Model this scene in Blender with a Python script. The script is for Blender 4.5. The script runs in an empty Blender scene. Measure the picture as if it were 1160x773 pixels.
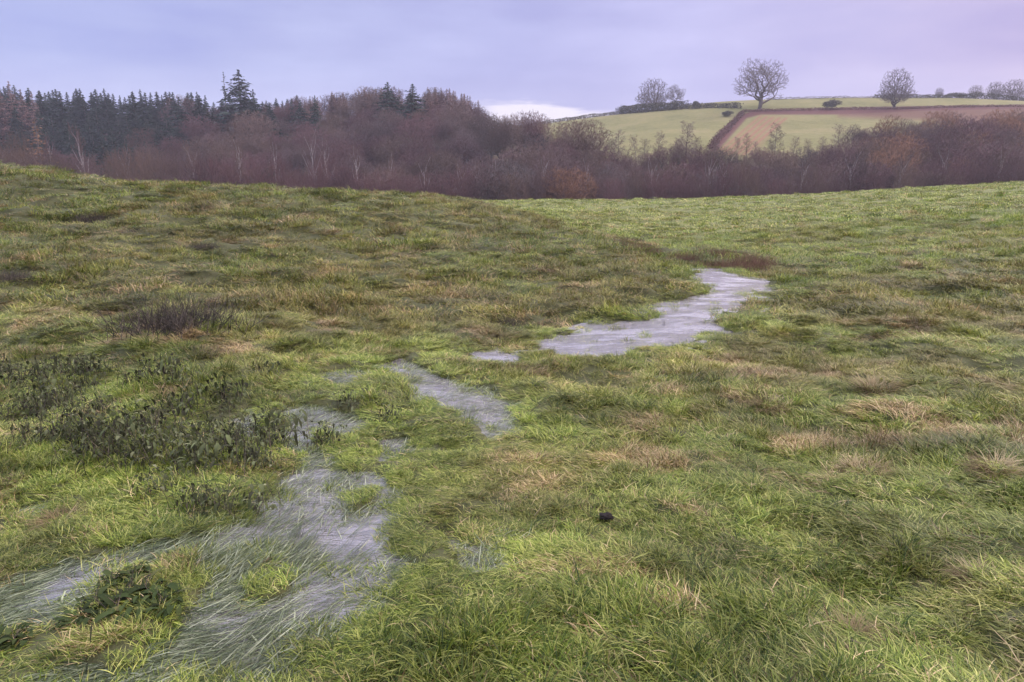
import bpy, math, random
import numpy as np
from mathutils import Vector, Matrix

random.seed(7)
rng = np.random.default_rng(11)
scene = bpy.context.scene
COL = scene.collection
R = math.radians

# ------------------------------------------------------------------ camera
F, CX, CY, HOR = 828.0, 580.0, 386.5, 195.0      # focal length and centre in photograph pixels
PITCH = math.atan((CY - HOR) / F)
CAMZ = 1.6
cd = bpy.data.cameras.new('camera')
cam = bpy.data.objects.new('camera', cd)
COL.objects.link(cam)
cam.location = (0, 0, CAMZ)
cam.rotation_euler = (math.pi / 2 - PITCH, 0, 0)
cd.sensor_width = 36.0
cd.lens = 36.0 * F / 1160.0
cd.clip_start = 0.05
cd.clip_end = 5000
scene.camera = cam

# ------------------------------------------------------------------ colour management
scene.view_settings.view_transform = 'Standard'
scene.view_settings.look = 'None'
scene.view_settings.gamma = 1
scene.view_settings.exposure = 0.62
scene.view_settings.use_curve_mapping = False
scene.cycles.use_denoising = True
scene.cycles.max_bounces = 5
scene.cycles.diffuse_bounces = 2
scene.cycles.glossy_bounces = 2
scene.cycles.transmission_bounces = 3
scene.cycles.transparent_max_bounces = 6
scene.cycles.volume_bounces = 0
scene.cycles.use_adaptive_sampling = True
scene.cycles.adaptive_threshold = 0.02

# ------------------------------------------------------------------ node helpers
class NT:
    def __init__(self, tree):
        self.t = tree
        self.n = tree.nodes
        self.l = tree.links
    def new(self, typ, **kw):
        n = self.n.new(typ)
        for k, v in kw.items():
            setattr(n, k, v)
        return n
    def set(self, sock, v):
        if hasattr(v, 'is_linked') or isinstance(v, bpy.types.NodeSocket):
            self.l.new(v, sock)
        elif v is not None:
            sock.default_value = v
    def math(self, op, a, b=None, c=None, clamp=False):
        n = self.new('ShaderNodeMath', operation=op, use_clamp=clamp)
        self.set(n.inputs[0], a)
        if b is not None: self.set(n.inputs[1], b)
        if c is not None: self.set(n.inputs[2], c)
        return n.outputs[0]
    def mix(self, f, a, b, blend='MIX'):
        n = self.new('ShaderNodeMix', data_type='RGBA', blend_type=blend)
        self.set(n.inputs[0], f); self.set(n.inputs[6], a); self.set(n.inputs[7], b)
        return n.outputs[2]
    def ramp(self, f, stops, interp='LINEAR'):
        n = self.new('ShaderNodeValToRGB')
        cr = n.color_ramp; cr.interpolation = interp
        while len(cr.elements) < len(stops): cr.elements.new(0.5)
        for e, (p, c) in zip(cr.elements, stops):
            e.position = p; e.color = (*c, 1) if len(c) == 3 else c
        self.set(n.inputs[0], f)
        return n.outputs[0]
    def smooth(self, v, lo, hi):
        n = self.new('ShaderNodeMapRange', interpolation_type='SMOOTHSTEP')
        self.set(n.inputs[0], v); n.inputs[1].default_value = lo; n.inputs[2].default_value = hi
        return n.outputs[0]
    def noise(self, vec, scale, detail=3, rough=0.5, out=0):
        n = self.new('ShaderNodeTexNoise')
        if vec is not None: self.l.new(vec, n.inputs['Vector'])
        n.inputs['Scale'].default_value = scale
        n.inputs['Detail'].default_value = detail
        n.inputs['Roughness'].default_value = rough
        return n.outputs[out]
    def mapping(self, vec, scale=(1, 1, 1), rot=(0, 0, 0)):
        n = self.new('ShaderNodeMapping')
        self.l.new(vec, n.inputs[0])
        n.inputs['Scale'].default_value = scale
        n.inputs['Rotation'].default_value = rot
        return n.outputs[0]

def C(*rgb):
    return (rgb[0], rgb[1], rgb[2], 1)

def S(r, g, b):          # sRGB 0..255 -> linear
    f = lambda c: ((c / 255 + 0.055) / 1.055) ** 2.4 if c > 10 else c / 255 / 12.92
    return (f(r), f(g), f(b))

# ------------------------------------------------------------------ sky and sun
SUN_EL, SUN_AZ = 38.0, 60.0            # azimuth clockwise from +Y: the brighter right-hand side
w = bpy.data.worlds.new('World')
scene.world = w
w.use_nodes = True
g = NT(w.node_tree)
g.n.clear()
tc = g.new('ShaderNodeTexCoord')
dirv = tc.outputs['Generated']
sky = g.new('ShaderNodeTexSky', sky_type='NISHITA')
sky.sun_disc = False
sky.sun_elevation = R(SUN_EL)
sky.sun_rotation = R(SUN_AZ)
sky.air_density = 1.5
sky.dust_density = 3.0
sep = g.new('ShaderNodeSeparateXYZ')
g.l.new(dirv, sep.inputs[0])
az = g.math('ARCTAN2', sep.outputs[0], sep.outputs[1])
el = sep.outputs[2]
azn = g.math('MULTIPLY_ADD', az, 1 / 1.4, 0.5)
base = g.ramp(azn, [(0.0, S(178, 187, 226)), (0.12, S(182, 190, 228)), (0.34, S(175, 180, 220)), (0.5, S(171, 173, 216)),
                    (0.66, S(184, 182, 222)), (0.82, S(196, 188, 222)), (0.97, S(208, 190, 216))])
base = g.mix(1.0, base, C(1.0, 1.005, 1.045), 'MULTIPLY')
stretch = g.mapping(dirv, (1.0, 1.0, 5.0), (0, R(6), 0))
n1 = g.noise(stretch, 2.2, 4, 0.5)
n2 = g.noise(g.mapping(dirv, (1.2, 1.2, 3.0), (0, R(-14), 0)), 5.0, 5, 0.55)
cl = g.math('MULTIPLY_ADD', n1, 0.75, g.math('MULTIPLY', n2, 0.25))
shade = g.ramp(cl, [(0.32, S(212, 214, 236)), (0.5, S(240, 240, 246)), (0.66, (1.10, 1.10, 1.06))])
cloud = g.mix(1.0, base, shade, 'MULTIPLY')
# bright gap under the cloud low above the hill
gn = g.noise(g.mapping(dirv, (1, 1, 6)), 9.0, 4, 0.6)
top = g.math('MULTIPLY_ADD', az, -0.12, 0.090)
top = g.math('ADD', top, g.math('MULTIPLY_ADD', gn, 0.05, -0.025))
gap = g.smooth(g.math('SUBTRACT', top, el), -0.004, 0.010)
gap = g.math('MULTIPLY', gap, g.smooth(az, -0.06, -0.015))
gap = g.math('MULTIPLY', gap, g.smooth(el, -0.2, 0.0))
cloud = g.mix(gap, cloud, C(*S(240, 232, 243)))
# low pale rim over the whole skyline
rim = g.math('MULTIPLY', g.smooth(g.math('SUBTRACT', 0.135, el), 0.0, 0.06), 0.30)
cloud = g.mix(rim, cloud, C(*S(205, 203, 236)))
# overcast dome: brighter towards the zenith (above the frame)
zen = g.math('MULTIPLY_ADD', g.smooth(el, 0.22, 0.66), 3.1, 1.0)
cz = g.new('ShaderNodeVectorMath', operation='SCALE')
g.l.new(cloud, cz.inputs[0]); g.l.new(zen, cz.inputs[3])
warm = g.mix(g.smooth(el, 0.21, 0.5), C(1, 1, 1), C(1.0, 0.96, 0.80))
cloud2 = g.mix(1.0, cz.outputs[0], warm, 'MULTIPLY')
skys = g.new('ShaderNodeVectorMath', operation='SCALE')
g.l.new(sky.outputs[0], skys.inputs[0]); skys.inputs[3].default_value = 0.07
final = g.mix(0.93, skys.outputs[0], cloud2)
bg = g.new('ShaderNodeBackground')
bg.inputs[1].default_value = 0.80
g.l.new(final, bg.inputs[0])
out = g.new('ShaderNodeOutputWorld')
g.l.new(bg.outputs[0], out.inputs[0])

sd = bpy.data.lights.new('sun', 'SUN')
sd.energy = 1.5
sd.angle = R(10)
sd.color = (1.0, 0.93, 0.84)
sun = bpy.data.objects.new('sun', sd)
COL.objects.link(sun)
sx, sy, sz = math.sin(R(SUN_AZ)) * math.cos(R(SUN_EL)), math.cos(R(SUN_AZ)) * math.cos(R(SUN_EL)), math.sin(R(SUN_EL))
sun.rotation_euler = Vector((sx, sy, sz)).to_track_quat('Z', 'Y').to_euler()

# ------------------------------------------------------------------ terrain functions
sp_, cp_ = math.sin(PITCH), math.cos(PITCH)
def pix(px, py, Y):
    """the point seen at photograph pixel (px, py) at distance Y ahead"""
    cx, cy = (px - CX) / F, (CY - py) / F
    d = np.array([cx, cp_ + cy * sp_, -sp_ + cy * cp_])
    t = Y / d[1]
    return np.array([d[0] * t, Y, CAMZ + d[2] * t])
def proj(x, y, z):
    zz = z - CAMZ
    f = np.maximum(y * cp_ - zz * sp_, 1e-3)
    u = y * sp_ + zz * cp_
    return CX + F * x / f, CY - F * u / f

def tps_kernel(d2):
    return np.where(d2 > 1e-12, 0.5 * d2 * np.log(np.maximum(d2, 1e-12)), 0)
class TPS:
    def __init__(self, P, z, lam=1e-3):
        P = np.array(P, float); z = np.array(z, float); n = len(P)
        d2 = ((P[:, None] - P[None]) ** 2).sum(-1)
        K = tps_kernel(d2) + lam * np.eye(n)
        Q = np.hstack([np.ones((n, 1)), P])
        A = np.zeros((n + 3, n + 3)); A[:n, :n] = K; A[:n, n:] = Q; A[n:, :n] = Q.T
        self.s = np.linalg.solve(A, np.concatenate([z, [0, 0, 0]])); self.P = P; self.n = n
    def __call__(self, u, v):
        sh = u.shape; u = u.ravel(); v = v.ravel(); o = np.zeros(u.size)
        for i in range(0, u.size, 50000):
            a, b = u[i:i+50000], v[i:i+50000]
            d2 = (a[:, None] - self.P[:, 0]) ** 2 + (b[:, None] - self.P[:, 1]) ** 2
            o[i:i+50000] = tps_kernel(d2) @ self.s[:self.n] + self.s[self.n] + self.s[self.n+1] * a + self.s[self.n+2] * b
        return o.reshape(sh)

NEAR = [ # px, py, Y
 (0,190,24),(-200,172,24),(60,198,24),(110,210,24),(200,214,25),(300,219,26),(400,223,28),(500,229,31),(600,247,28),(700,276,21),(760,298,17),
 (520,238,44),(600,252,40),(660,266,31),(700,282,27),(760,290,24),
 (0,300,11.5),(200,300,12.3),(400,300,14),(600,320,13),(0,400,7.2),(200,400,7.2),(0,250,16),(150,250,16.5),(300,250,18.5),(450,262,19.5),(-300,300,11),
 (640,400,7.9),(700,375,8.9),(860,322,12.9),(815,312,13.9),(560,440,6.3),(500,462,5.5),(440,412,7.0),(400,600,3.27),(300,700,2.47),(0,720,2.4),(150,690,2.5),
 (580,773,2.02),(900,773,2.02),(1160,773,2.0),(1160,600,3.15),(800,600,3.35),(1160,400,6.9),(900,400,7.4),(1160,300,14.5),(900,300,18),(1160,250,30),(950,255,34),
 (820,288,19.5),(700,255,44),(600,236,62),(500,232,62),(600,228,84),(750,227,85),(900,222,85),(1050,214,83),(1160,208,82),(1400,190,80),(700,228,84),(500,230,84)]
pts, zs = [], []
for px, py, Y in NEAR:
    p = pix(px, py, Y)
    pts.append((p[0] / (Y + 4) * 1.6, math.log(Y + 4))); zs.append(p[2])
def addw(x, y, z):
    pts.append((x / (y + 4) * 1.6, math.log(y + 4))); zs.append(z)
addw(0, 0, 0.02); addw(-2, 0.3, 0.0); addw(2.5, 0.3, 0.08)
addw(-30, 45, -0.8); addw(-12, 45, -1.6); addw(-55, 60, 0.6); addw(-40, 84, -1.8); addw(-75, 84, -1.5)
tps_near = TPS(pts, zs, 2e-3)
def znear(x, y):
    yc = np.maximum(y, 0.2)
    u = np.clip(x / (yc + 4) * 1.6, -2.0, 2.0)
    return tps_near(u, np.log(yc + 4))

FAR = [(0,190,150,-6)]
fp, fz = [], []
def fw(px, Y, z):
    fp.append(((px - CX) / F * Y / 100, Y / 100)); fz.append(z)
for px in (-250, 0, 250, 500, 750, 1000, 1300):
    fw(px, 118, -9.5)
def fpx(px, py, Y): fw(px, Y, pix(px, py, Y)[2])
for px, py in ((640,137),(700,129),(760,121),(800,116),(860,113),(940,111),(1000,111),(1060,111),(1160,116),(1350,125)): fpx(px, py, 300)
for px, py in ((560,150),(500,160)): fpx(px, py, 300)
for px, py in ((700,140),(800,127),(860,125),(1000,123),(1160,122)): fpx(px, py, 268)
for px, py in ((700,155),(850,150),(1000,145),(1160,140)): fpx(px, py, 225)
for px, py in ((620,190),(750,180),(900,176),(1050,170),(1250,160)): fpx(px, py, 178)
for px in (600, 800, 1000, 1200): fw(px, 400, 24)
for px, Y, z in ((-200,170,-2),(0,170,-3),(250,160,-5),(470,165,-3),(-200,240,14),(0,255,17),(120,255,16.5),(270,250,16),(340,245,17),(390,240,17),(440,238,18),(500,238,17.5),(535,238,13),(575,235,5),(440,205,8),(350,205,5),(520,205,6),(100,205,5),
                 (0,330,14),(250,330,12),(450,330,12),(550,350,6),(-300,330,14),(250,420,5),(0,420,5)):
    fw(px, Y, z)
tps_far = TPS(fp, fz, 1e-3)
def zfar(x, y):
    return tps_far(x / 100, np.maximum(y, 100) / 100)

def vnoise(x, y, seed=0):
    xi = np.floor(x).astype(np.int64); yi = np.floor(y).astype(np.int64)
    fx = x - xi; fy = y - yi
    fx = fx * fx * (3 - 2 * fx); fy = fy * fy * (3 - 2 * fy)
    def h(a, b):
        n = (a * 374761393 + b * 668265263 + seed * 974634777) & 0x7fffffff
        n = ((n ^ (n >> 13)) * 1274126177) & 0x7fffffff
        return ((n ^ (n >> 16)) & 0xffff) / 65535.0
    return (h(xi, yi) * (1 - fx) + h(xi + 1, yi) * fx) * (1 - fy) + (h(xi, yi + 1) * (1 - fx) + h(xi + 1, yi + 1) * fx) * fy
def fbm(x, y, sc, oct=3, seed=0):
    v = 0; a = 1; t = 0
    for o in range(oct):
        v = v + a * vnoise(x / sc + 17.3 * o, y / sc - 9.1 * o, seed + o); t += a; a *= 0.5; sc *= 0.5
    return v / t
def sst(x, a, b):
    t = np.clip((x - a) / (b - a), 0, 1)
    return t * t * (3 - 2 * t)

def zbase(x, y):
    x = np.asarray(x, float); y = np.asarray(y, float)
    wgt = sst(y, 86, 122)
    zn = znear(x, np.minimum(y, 96)) - 0.04 * np.maximum(y - 96, 0)
    return zn * (1 - wgt) + zfar(x, y) * wgt

# water outlines (traced where the flood lies, laid on the ground)
def ground_pt(px, py):
    lo, hi = 1.2, 60.0
    Ys = np.geomspace(1.2, 60, 400)
    P = np.array([pix(px, py, Y) for Y in Ys])
    dz = P[:, 2] - zbase(P[:, 0], P[:, 1])
    i = np.argmax(dz < 0)
    t = dz[i-1] / (dz[i-1] - dz[i]) if i > 0 else 0
    return P[i-1] * (1 - t) + P[i] * t if i > 0 else P[0]
WPOLY = [
 [(600,402),(615,390),(650,386),(690,376),(735,362),(765,347),(790,338),(800,330),(780,320),(785,309),(812,305),(830,315),(866,321),(862,335),(840,350),(825,365),(790,385),(760,395),(725,400),(690,412),(660,412),(630,406)],
 [(437,417),(470,408),(482,428),(520,440),(560,450),(587,468),(588,490),(566,514),(545,493),(530,474),(500,467),(478,452),(455,432)],
 [(366,434),(398,420),(418,424),(402,440),(378,447)],
 [(325,465),(375,465),(412,488),(400,502),(368,487),(352,500),(378,532),(440,545),(458,580),(440,620),(448,660),(425,690),(372,715),(330,740),(300,790),(60,800),(60,775),(150,760),(213,700),(225,660),(200,642),(120,684),(60,712),(0,735),(-90,745),(-90,690),(0,688),(60,655),(130,637),(200,624),(240,605),(290,590),(320,562),(345,537),(328,510)],
 [(268,474),(300,478),(302,500),(284,504)],
 [(430,506),(470,506),(465,525),(435,522)],
 [(505,618),(555,628),(565,665),(530,662)],
 [(538,402),(572,402),(572,413),(540,413)],
 [(25,575),(60,578),(50,600),(22,592)],
]
ISL = [
 [(248,650),(300,638),(330,655),(322,680),(275,692),(246,674)],
 [(120,665),(165,655),(205,668),(212,690),(180,715),(120,722),(88,705)],
 [(385,565),(430,560),(440,580),(400,592)],
 [(705,380),(760,378),(762,384),(712,386)],
]
def poly_world(poly): return np.array([ground_pt(*p)[:2] for p in poly])
WP = [poly_world(p) for p in WPOLY]
IP = [poly_world(p) for p in ISL]
def sdpoly(x, y, V):
    d = np.full(x.shape, 1e9); s = np.zeros(x.shape, bool)
    n = len(V)
    for i in range(n):
        ax, ay = V[i]; bx, by = V[(i + 1) % n]
        ex, ey = bx - ax, by - ay
        t = np.clip(((x - ax) * ex + (y - ay) * ey) / (ex * ex + ey * ey + 1e-9), 0, 1)
        d = np.minimum(d, np.hypot(x - ax - t * ex, y - ay - t * ey))
        c = ((ay > y) != (by > y)) & (x < (bx - ax) * (y - ay) / (by - ay + 1e-12) + ax)
        s ^= c
    return np.where(s, -d, d)
def water_sd(x, y):
    x = np.asarray(x, float); y = np.asarray(y, float)
    o = np.full(x.shape, 5.0)
    m = (y > 0.5) & (y < 18) & (x > -6) & (x < 9)
    if m.any():
        xs, ys = x[m], y[m]
        jx = (fbm(xs, ys, 0.35, 3, 5) - 0.5) * 0.30 * np.clip(ys / 5, 0.6, 1.6); jy = (fbm(xs, ys, 0.35, 3, 9) - 0.5) * 0.30 * np.clip(ys / 5, 0.6, 2)
        xs, ys = xs + jx, ys + jy
        dd = np.full(xs.shape, 5.0)
        for V in WP: dd = np.minimum(dd, sdpoly(xs, ys, V))
        for V in IP: dd = np.maximum(dd, -sdpoly(xs, ys, V))
        o[m] = dd - 0.022 - 0.02 * sst(ys, 4.5, 7) + (fbm(x[m], y[m], .16, 2, 13) - .5) * .16 + (fbm(x[m], y[m] * .7, .45, 3, 14) - .5) * .75 * sst(ys, 6, 9)
    return o

def bumps(x, y):
    b = (fbm(x, y, 0.7, 3, 21) - 0.5) * 0.30 + (fbm(x, y, 0.26, 2, 33) - 0.5) * 0.13 + (fbm(x, y, 5.0, 2, 41) - 0.5) * 0.25
    far = sst(y, 5, 20)
    return b * (0.55 + 0.45 * far)
def zground(x, y, sdw=None):
    x = np.asarray(x, float); y = np.asarray(y, float)
    z = zbase(x, y)
    if sdw is None: sdw = water_sd(x, y)
    m = sst(sdw, 0.05, -0.10)
    near = sst(y, 20, 16)
    b = bumps(x, y)
    bl = 0.05 + b * sst(sdw, -0.1, 0.5) + np.maximum(b, -0.04) * 0.2
    z = z + np.where(y < 84, bl, bl * (1 - sst(y, 84, 100))) - 0.11 * m * near + 0.0
    return z
def gz(x, y):
    return float(zground(np.array([float(x)]), np.array([float(y)]))[0])

# ------------------------------------------------------------------ mesh helpers
def mesh_from(name, verts, faces, mats=(), smooth=False):
    me = bpy.data.meshes.new(name)
    verts = np.asarray(verts, np.float32)
    faces = np.asarray(faces)
    me.vertices.add(len(verts)); me.vertices.foreach_set('co', verts.ravel())
    k = faces.shape[1]
    me.loops.add(faces.size); me.loops.foreach_set('vertex_index', faces.ravel().astype(np.int32))
    me.polygons.add(len(faces))
    me.polygons.foreach_set('loop_start', np.arange(0, faces.size, k, dtype=np.int32))
    if smooth: me.polygons.foreach_set('use_smooth', np.ones(len(faces), bool))
    me.update(calc_edges=True); me.validate()
    for m in mats: me.materials.append(m)
    return me
def link(name, me, parent=None):
    o = bpy.data.objects.new(name, me); COL.objects.link(o)
    if parent is not None: o.parent = parent
    return o
def tag(o, label=None, cat=None, group=None, kind=None):
    if label: o['label'] = label
    if cat: o['category'] = cat
    if group: o['group'] = group
    if kind: o['kind'] = kind
    return o
def empty(name, loc=(0, 0, 0), rz=0):
    o = bpy.data.objects.new(name, None); COL.objects.link(o)
    o.empty_display_size = 0.2
    o.location = loc; o.rotation_euler = (0, 0, rz)
    return o
def attr(me, name, typ, data, dom='POINT'):
    a = me.attributes.new(name, typ, dom)
    key = {'FLOAT': 'value', 'INT': 'value', 'FLOAT_VECTOR': 'vector', 'FLOAT_COLOR': 'color'}[typ]
    a.data.foreach_set(key, np.asarray(data, np.int32 if typ == 'INT' else np.float32).ravel())

def mat(name):
    m = bpy.data.materials.new(name); m.use_nodes = True
    t = NT(m.node_tree); t.n.clear()
    return m, t
def finish(t, shader):
    o = t.new('ShaderNodeOutputMaterial'); t.l.new(shader, o.inputs[0])
def principled(t, col, rough=0.8, normal=None, spec=0.3):
    p = t.new('ShaderNodeBsdfPrincipled')
    t.set(p.inputs['Base Color'], col); t.set(p.inputs['Roughness'], rough)
    p.inputs['Specular IOR Level'].default_value = spec
    if normal is not None: t.l.new(normal, p.inputs['Normal'])
    return p.outputs[0]
def bump(t, h, strength, dist):
    b = t.new('ShaderNodeBump'); b.inputs['Strength'].default_value = strength; b.inputs['Distance'].default_value = dist
    t.l.new(h, b.inputs['Height']); return b.outputs[0]

# ------------------------------------------------------------------ materials
def tinted(name, stops, rough=0.8, attrname='rnd', transl=0.0, objvar=0.25, spec=0.3, hue=None):
    """colour from a per-piece random attribute, with some variation from one object to the next"""
    m, t = mat(name)
    a = t.new('ShaderNodeAttribute', attribute_name=attrname)
    c = t.ramp(a.outputs['Fac'], stops)
    oi = t.new('ShaderNodeObjectInfo')
    v = t.math('MULTIPLY_ADD', oi.outputs['Random'], objvar * 2, 1 - objvar)
    sc = t.new('ShaderNodeVectorMath', operation='SCALE'); t.l.new(c, sc.inputs[0]); t.l.new(v, sc.inputs[3])
    c = sc.outputs[0]
    if hue:
        h = t.math('FRACT', t.math('MULTIPLY', oi.outputs['Random'], 7.31))
        c = t.mix(t.math('MULTIPLY', h, hue[1]), c, C(*hue[0]))
    s = principled(t, c, rough, spec=spec)
    if transl:
        tr = t.new('ShaderNodeBsdfTranslucent'); t.l.new(c, tr.inputs[0])
        mx = t.new('ShaderNodeMixShader'); mx.inputs[0].default_value = transl
        t.l.new(s, mx.inputs[1]); t.l.new(tr.outputs[0], mx.inputs[2]); s = mx.outputs[0]
    finish(t, s)
    return m

M_TWIG = tinted('bare_twigs', [(0, (.065, .042, .040)), (.5, (.098, .063, .058)), (1, (.14, .095, .085))], objvar=.5, hue=((.19, .125, .07), .55))
M_TWIGR = tinted('reddish_twigs', [(0, (.085, .043, .042)), (1, (.15, .078, .072))], objvar=.3)
M_TWIGO = tinted('orange_brown_twigs', [(0, (.15, .075, .04)), (1, (.26, .14, .07))], objvar=.22)
M_TWIGG = tinted('grey_twigs', [(0, (.085, .07, .06)), (1, (.15, .125, .11))], objvar=.15)
M_BARK = tinted('bark', [(0, (.10, .085, .07)), (1, (.16, .135, .11))], objvar=.2)
M_BARKP = tinted('pale_bark', [(0, (.28, .25, .22)), (1, (.44, .40, .36))], objvar=.1)
M_NEEDLE = tinted('dark_needles', [(0, (.014, .030, .022)), (1, (.036, .062, .040))], objvar=.25, transl=.1)
M_LARCH = tinted('larch_needles', [(0, (.28, .15, .07)), (1, (.42, .24, .11))], objvar=.15, transl=.15)
M_LARCHB = tinted('brown_larch_twigs', [(0, (.19, .115, .095)), (1, (.30, .19, .155))], objvar=.2, transl=.1)
M_LEAFD = tinted('evergreen_leaves', [(0, (.022, .035, .018)), (1, (.06, .08, .04))], objvar=.2, transl=.1)
M_HEDGE = tinted('hedge_leaves', [(0, (.05, .052, .032)), (1, (.10, .095, .06))], objvar=.2)
M_HEDGER = tinted('reddish_hedge_stems', [(0, (.10, .045, .035)), (1, (.17, .085, .065))], objvar=.2)
M_DEAD = tinted('dead_stems', [(0, (.028, .025, .020)), (.6, (.07, .06, .045)), (1, (.17, .14, .10))], objvar=.1)
M_SEDGE = tinted('brown_sedge', [(0, (.11, .055, .04)), (1, (.26, .16, .10))], objvar=.15, transl=.2)
M_DOCK = tinted('weed_leaves', [(0, (.020, .026, .010)), (.5, (.045, .068, .020)), (.9, (.085, .11, .035)), (1, (.15, .13, .05))], objvar=.2, transl=.25, rough=.75, spec=.08)
M_NETTLE = tinted('wilted_weed_leaves', [(0, (.030, .030, .018)), (.4, (.065, .075, .032)), (.8, (.11, .135, .055)), (1, (.19, .20, .10))], objvar=.3, transl=.2, rough=.8, spec=.1)
M_STRAW = tinted('straw', [(0, (.11, .080, .032)), (.5, (.27, .21, .095)), (1, (.46, .38, .20))], objvar=.12, transl=.25)

def grass_material():
    m, t = mat('wet_meadow_grass')
    a = t.new('ShaderNodeAttribute', attribute_name='bl')              # per blade: r random, g along, b second random
    sp = t.new('ShaderNodeSeparateColor'); t.l.new(a.outputs['Color'], sp.inputs[0])
    ti = t.new('ShaderNodeAttribute', attribute_name='tint', attribute_type='INSTANCER')
    st = t.new('ShaderNodeSeparateXYZ'); t.l.new(ti.outputs['Vector'], st.inputs[0])
    green = t.ramp(sp.outputs[0], [(0, (.020, .048, .005)), (.38, (.092, .150, .014)), (.72, (.215, .275, .034)), (1, (.44, .46, .13))])
    olive = t.ramp(sp.outputs[0], [(0, (.036, .042, .007)), (.45, (.145, .152, .022)), (1, (.40, .37, .11))])
    straw = t.ramp(sp.outputs[0], [(0, (.10, .060, .022)), (.5, (.31, .22, .085)), (1, (.62, .49, .25))])
    pale = t.ramp(sp.outputs[0], [(0, (.09, .12, .05)), (.5, (.21, .25, .12)), (1, (.44, .48, .30))])
    c = t.mix(st.outputs[2], green, olive)
    # dead tips and dead blades
    thr = t.math('SUBTRACT', sp.outputs[2], t.math('SUBTRACT', 1.0, st.outputs[0]))
    dead = t.smooth(thr, -0.02, 0.04)
    c = t.mix(dead, c, straw)
    bri = st.outputs[1]
    # a brightness over 2 marks drowned grass
    isp = t.math('GREATER_THAN', bri, 1.99)
    bri2 = t.math('SUBTRACT', bri, t.math('MULTIPLY', isp, 2.0))
    c = t.mix(isp, c, pale)
    sc = t.new('ShaderNodeVectorMath', operation='SCALE'); t.l.new(c, sc.inputs[0]); t.l.new(bri2, sc.inputs[3])
    c = sc.outputs[0]
    s = principled(t, c, 0.5, spec=0.25)
    tr = t.new('ShaderNodeBsdfTranslucent'); t.l.new(c, tr.inputs[0])
    mx = t.new('ShaderNodeMixShader'); mx.inputs[0].default_value = 0.3
    t.l.new(s, mx.inputs[1]); t.l.new(tr.outputs[0], mx.inputs[2])
    finish(t, mx.outputs[0])
    return m
M_GRASS = grass_material()

def ground_material():
    m, t = mat('meadow_soil_and_turf')
    geo = t.new('ShaderNodeNewGeometry'); pos = geo.outputs['Position']
    n1 = t.noise(pos, 7.0, 5, 0.6); n2 = t.noise(pos, 0.35, 4, 0.6); n3 = t.noise(pos, 45.0, 3, 0.6)
    turf = t.ramp(n1, [(.3, (.045, .055, .018)), (.5, (.075, .085, .028)), (.7, (.10, .11, .035))])
    turf = t.mix(t.math('MULTIPLY', n3, .5), turf, C(.05, .035, .02))
    fld = t.ramp(t.math('MULTIPLY_ADD', n1, .5, t.math('MULTIPLY', n2, .5)), [(.35, (.10, .12, .035)), (.5, (.15, .165, .05)), (.65, (.19, .19, .07))])
    sx = t.new('ShaderNodeSeparateXYZ'); t.l.new(pos, sx.inputs[0])
    c = t.mix(t.smooth(sx.outputs[1], 14, 40), turf, fld)
    wa = t.new('ShaderNodeAttribute', attribute_name='wet')
    mud = t.ramp(n3, [(.3, (.028, .022, .016)), (.7, (.065, .052, .038))])
    c = t.mix(wa.outputs['Fac'], c, mud)
    nb = bump(t, t.math('ADD', t.math('MULTIPLY', n1, .6), t.math('MULTIPLY', n3, .2)), 0.8, 0.05)
    finish(t, principled(t, c, 0.85, nb, 0.2))
    return m
def hill_material():
    m, t = mat('hill_fields_and_wood_floor')
    geo = t.new('ShaderNodeNewGeometry'); pos = geo.outputs['Position']
    a = t.new('ShaderNodeAttribute', attribute_name='cover')
    sp = t.new('ShaderNodeSeparateColor'); t.l.new(a.outputs['Color'], sp.inputs[0])
    n1 = t.noise(pos, 0.6, 5, 0.65); n2 = t.noise(pos, 0.06, 4, 0.6); n0 = t.noise(pos, 3.0, 3, 0.6)
    past = t.ramp(t.math('MULTIPLY_ADD', n1, .45, t.math('MULTIPLY', n2, .55)), [(.35, (.115, .118, .038)), (.5, (.165, .16, .058)), (.66, (.215, .19, .08))])
    litter = t.ramp(n1, [(.3, (.030, .019, .017)), (.7, (.065, .042, .036))])
    soil = t.ramp(n0, [(.3, (.16, .078, .042)), (.7, (.26, .14, .080))])
    bank = t.ramp(n0, [(.3, (.060, .028, .024)), (.7, (.125, .052, .040))])
    c = t.mix(sp.outputs[0], litter, past)
    c = t.mix(sp.outputs[1], c, soil)
    c = t.mix(sp.outputs[2], c, bank)
    finish(t, principled(t, c, 0.95, bump(t, n1, .5, .4), 0.1))
    return m
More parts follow.
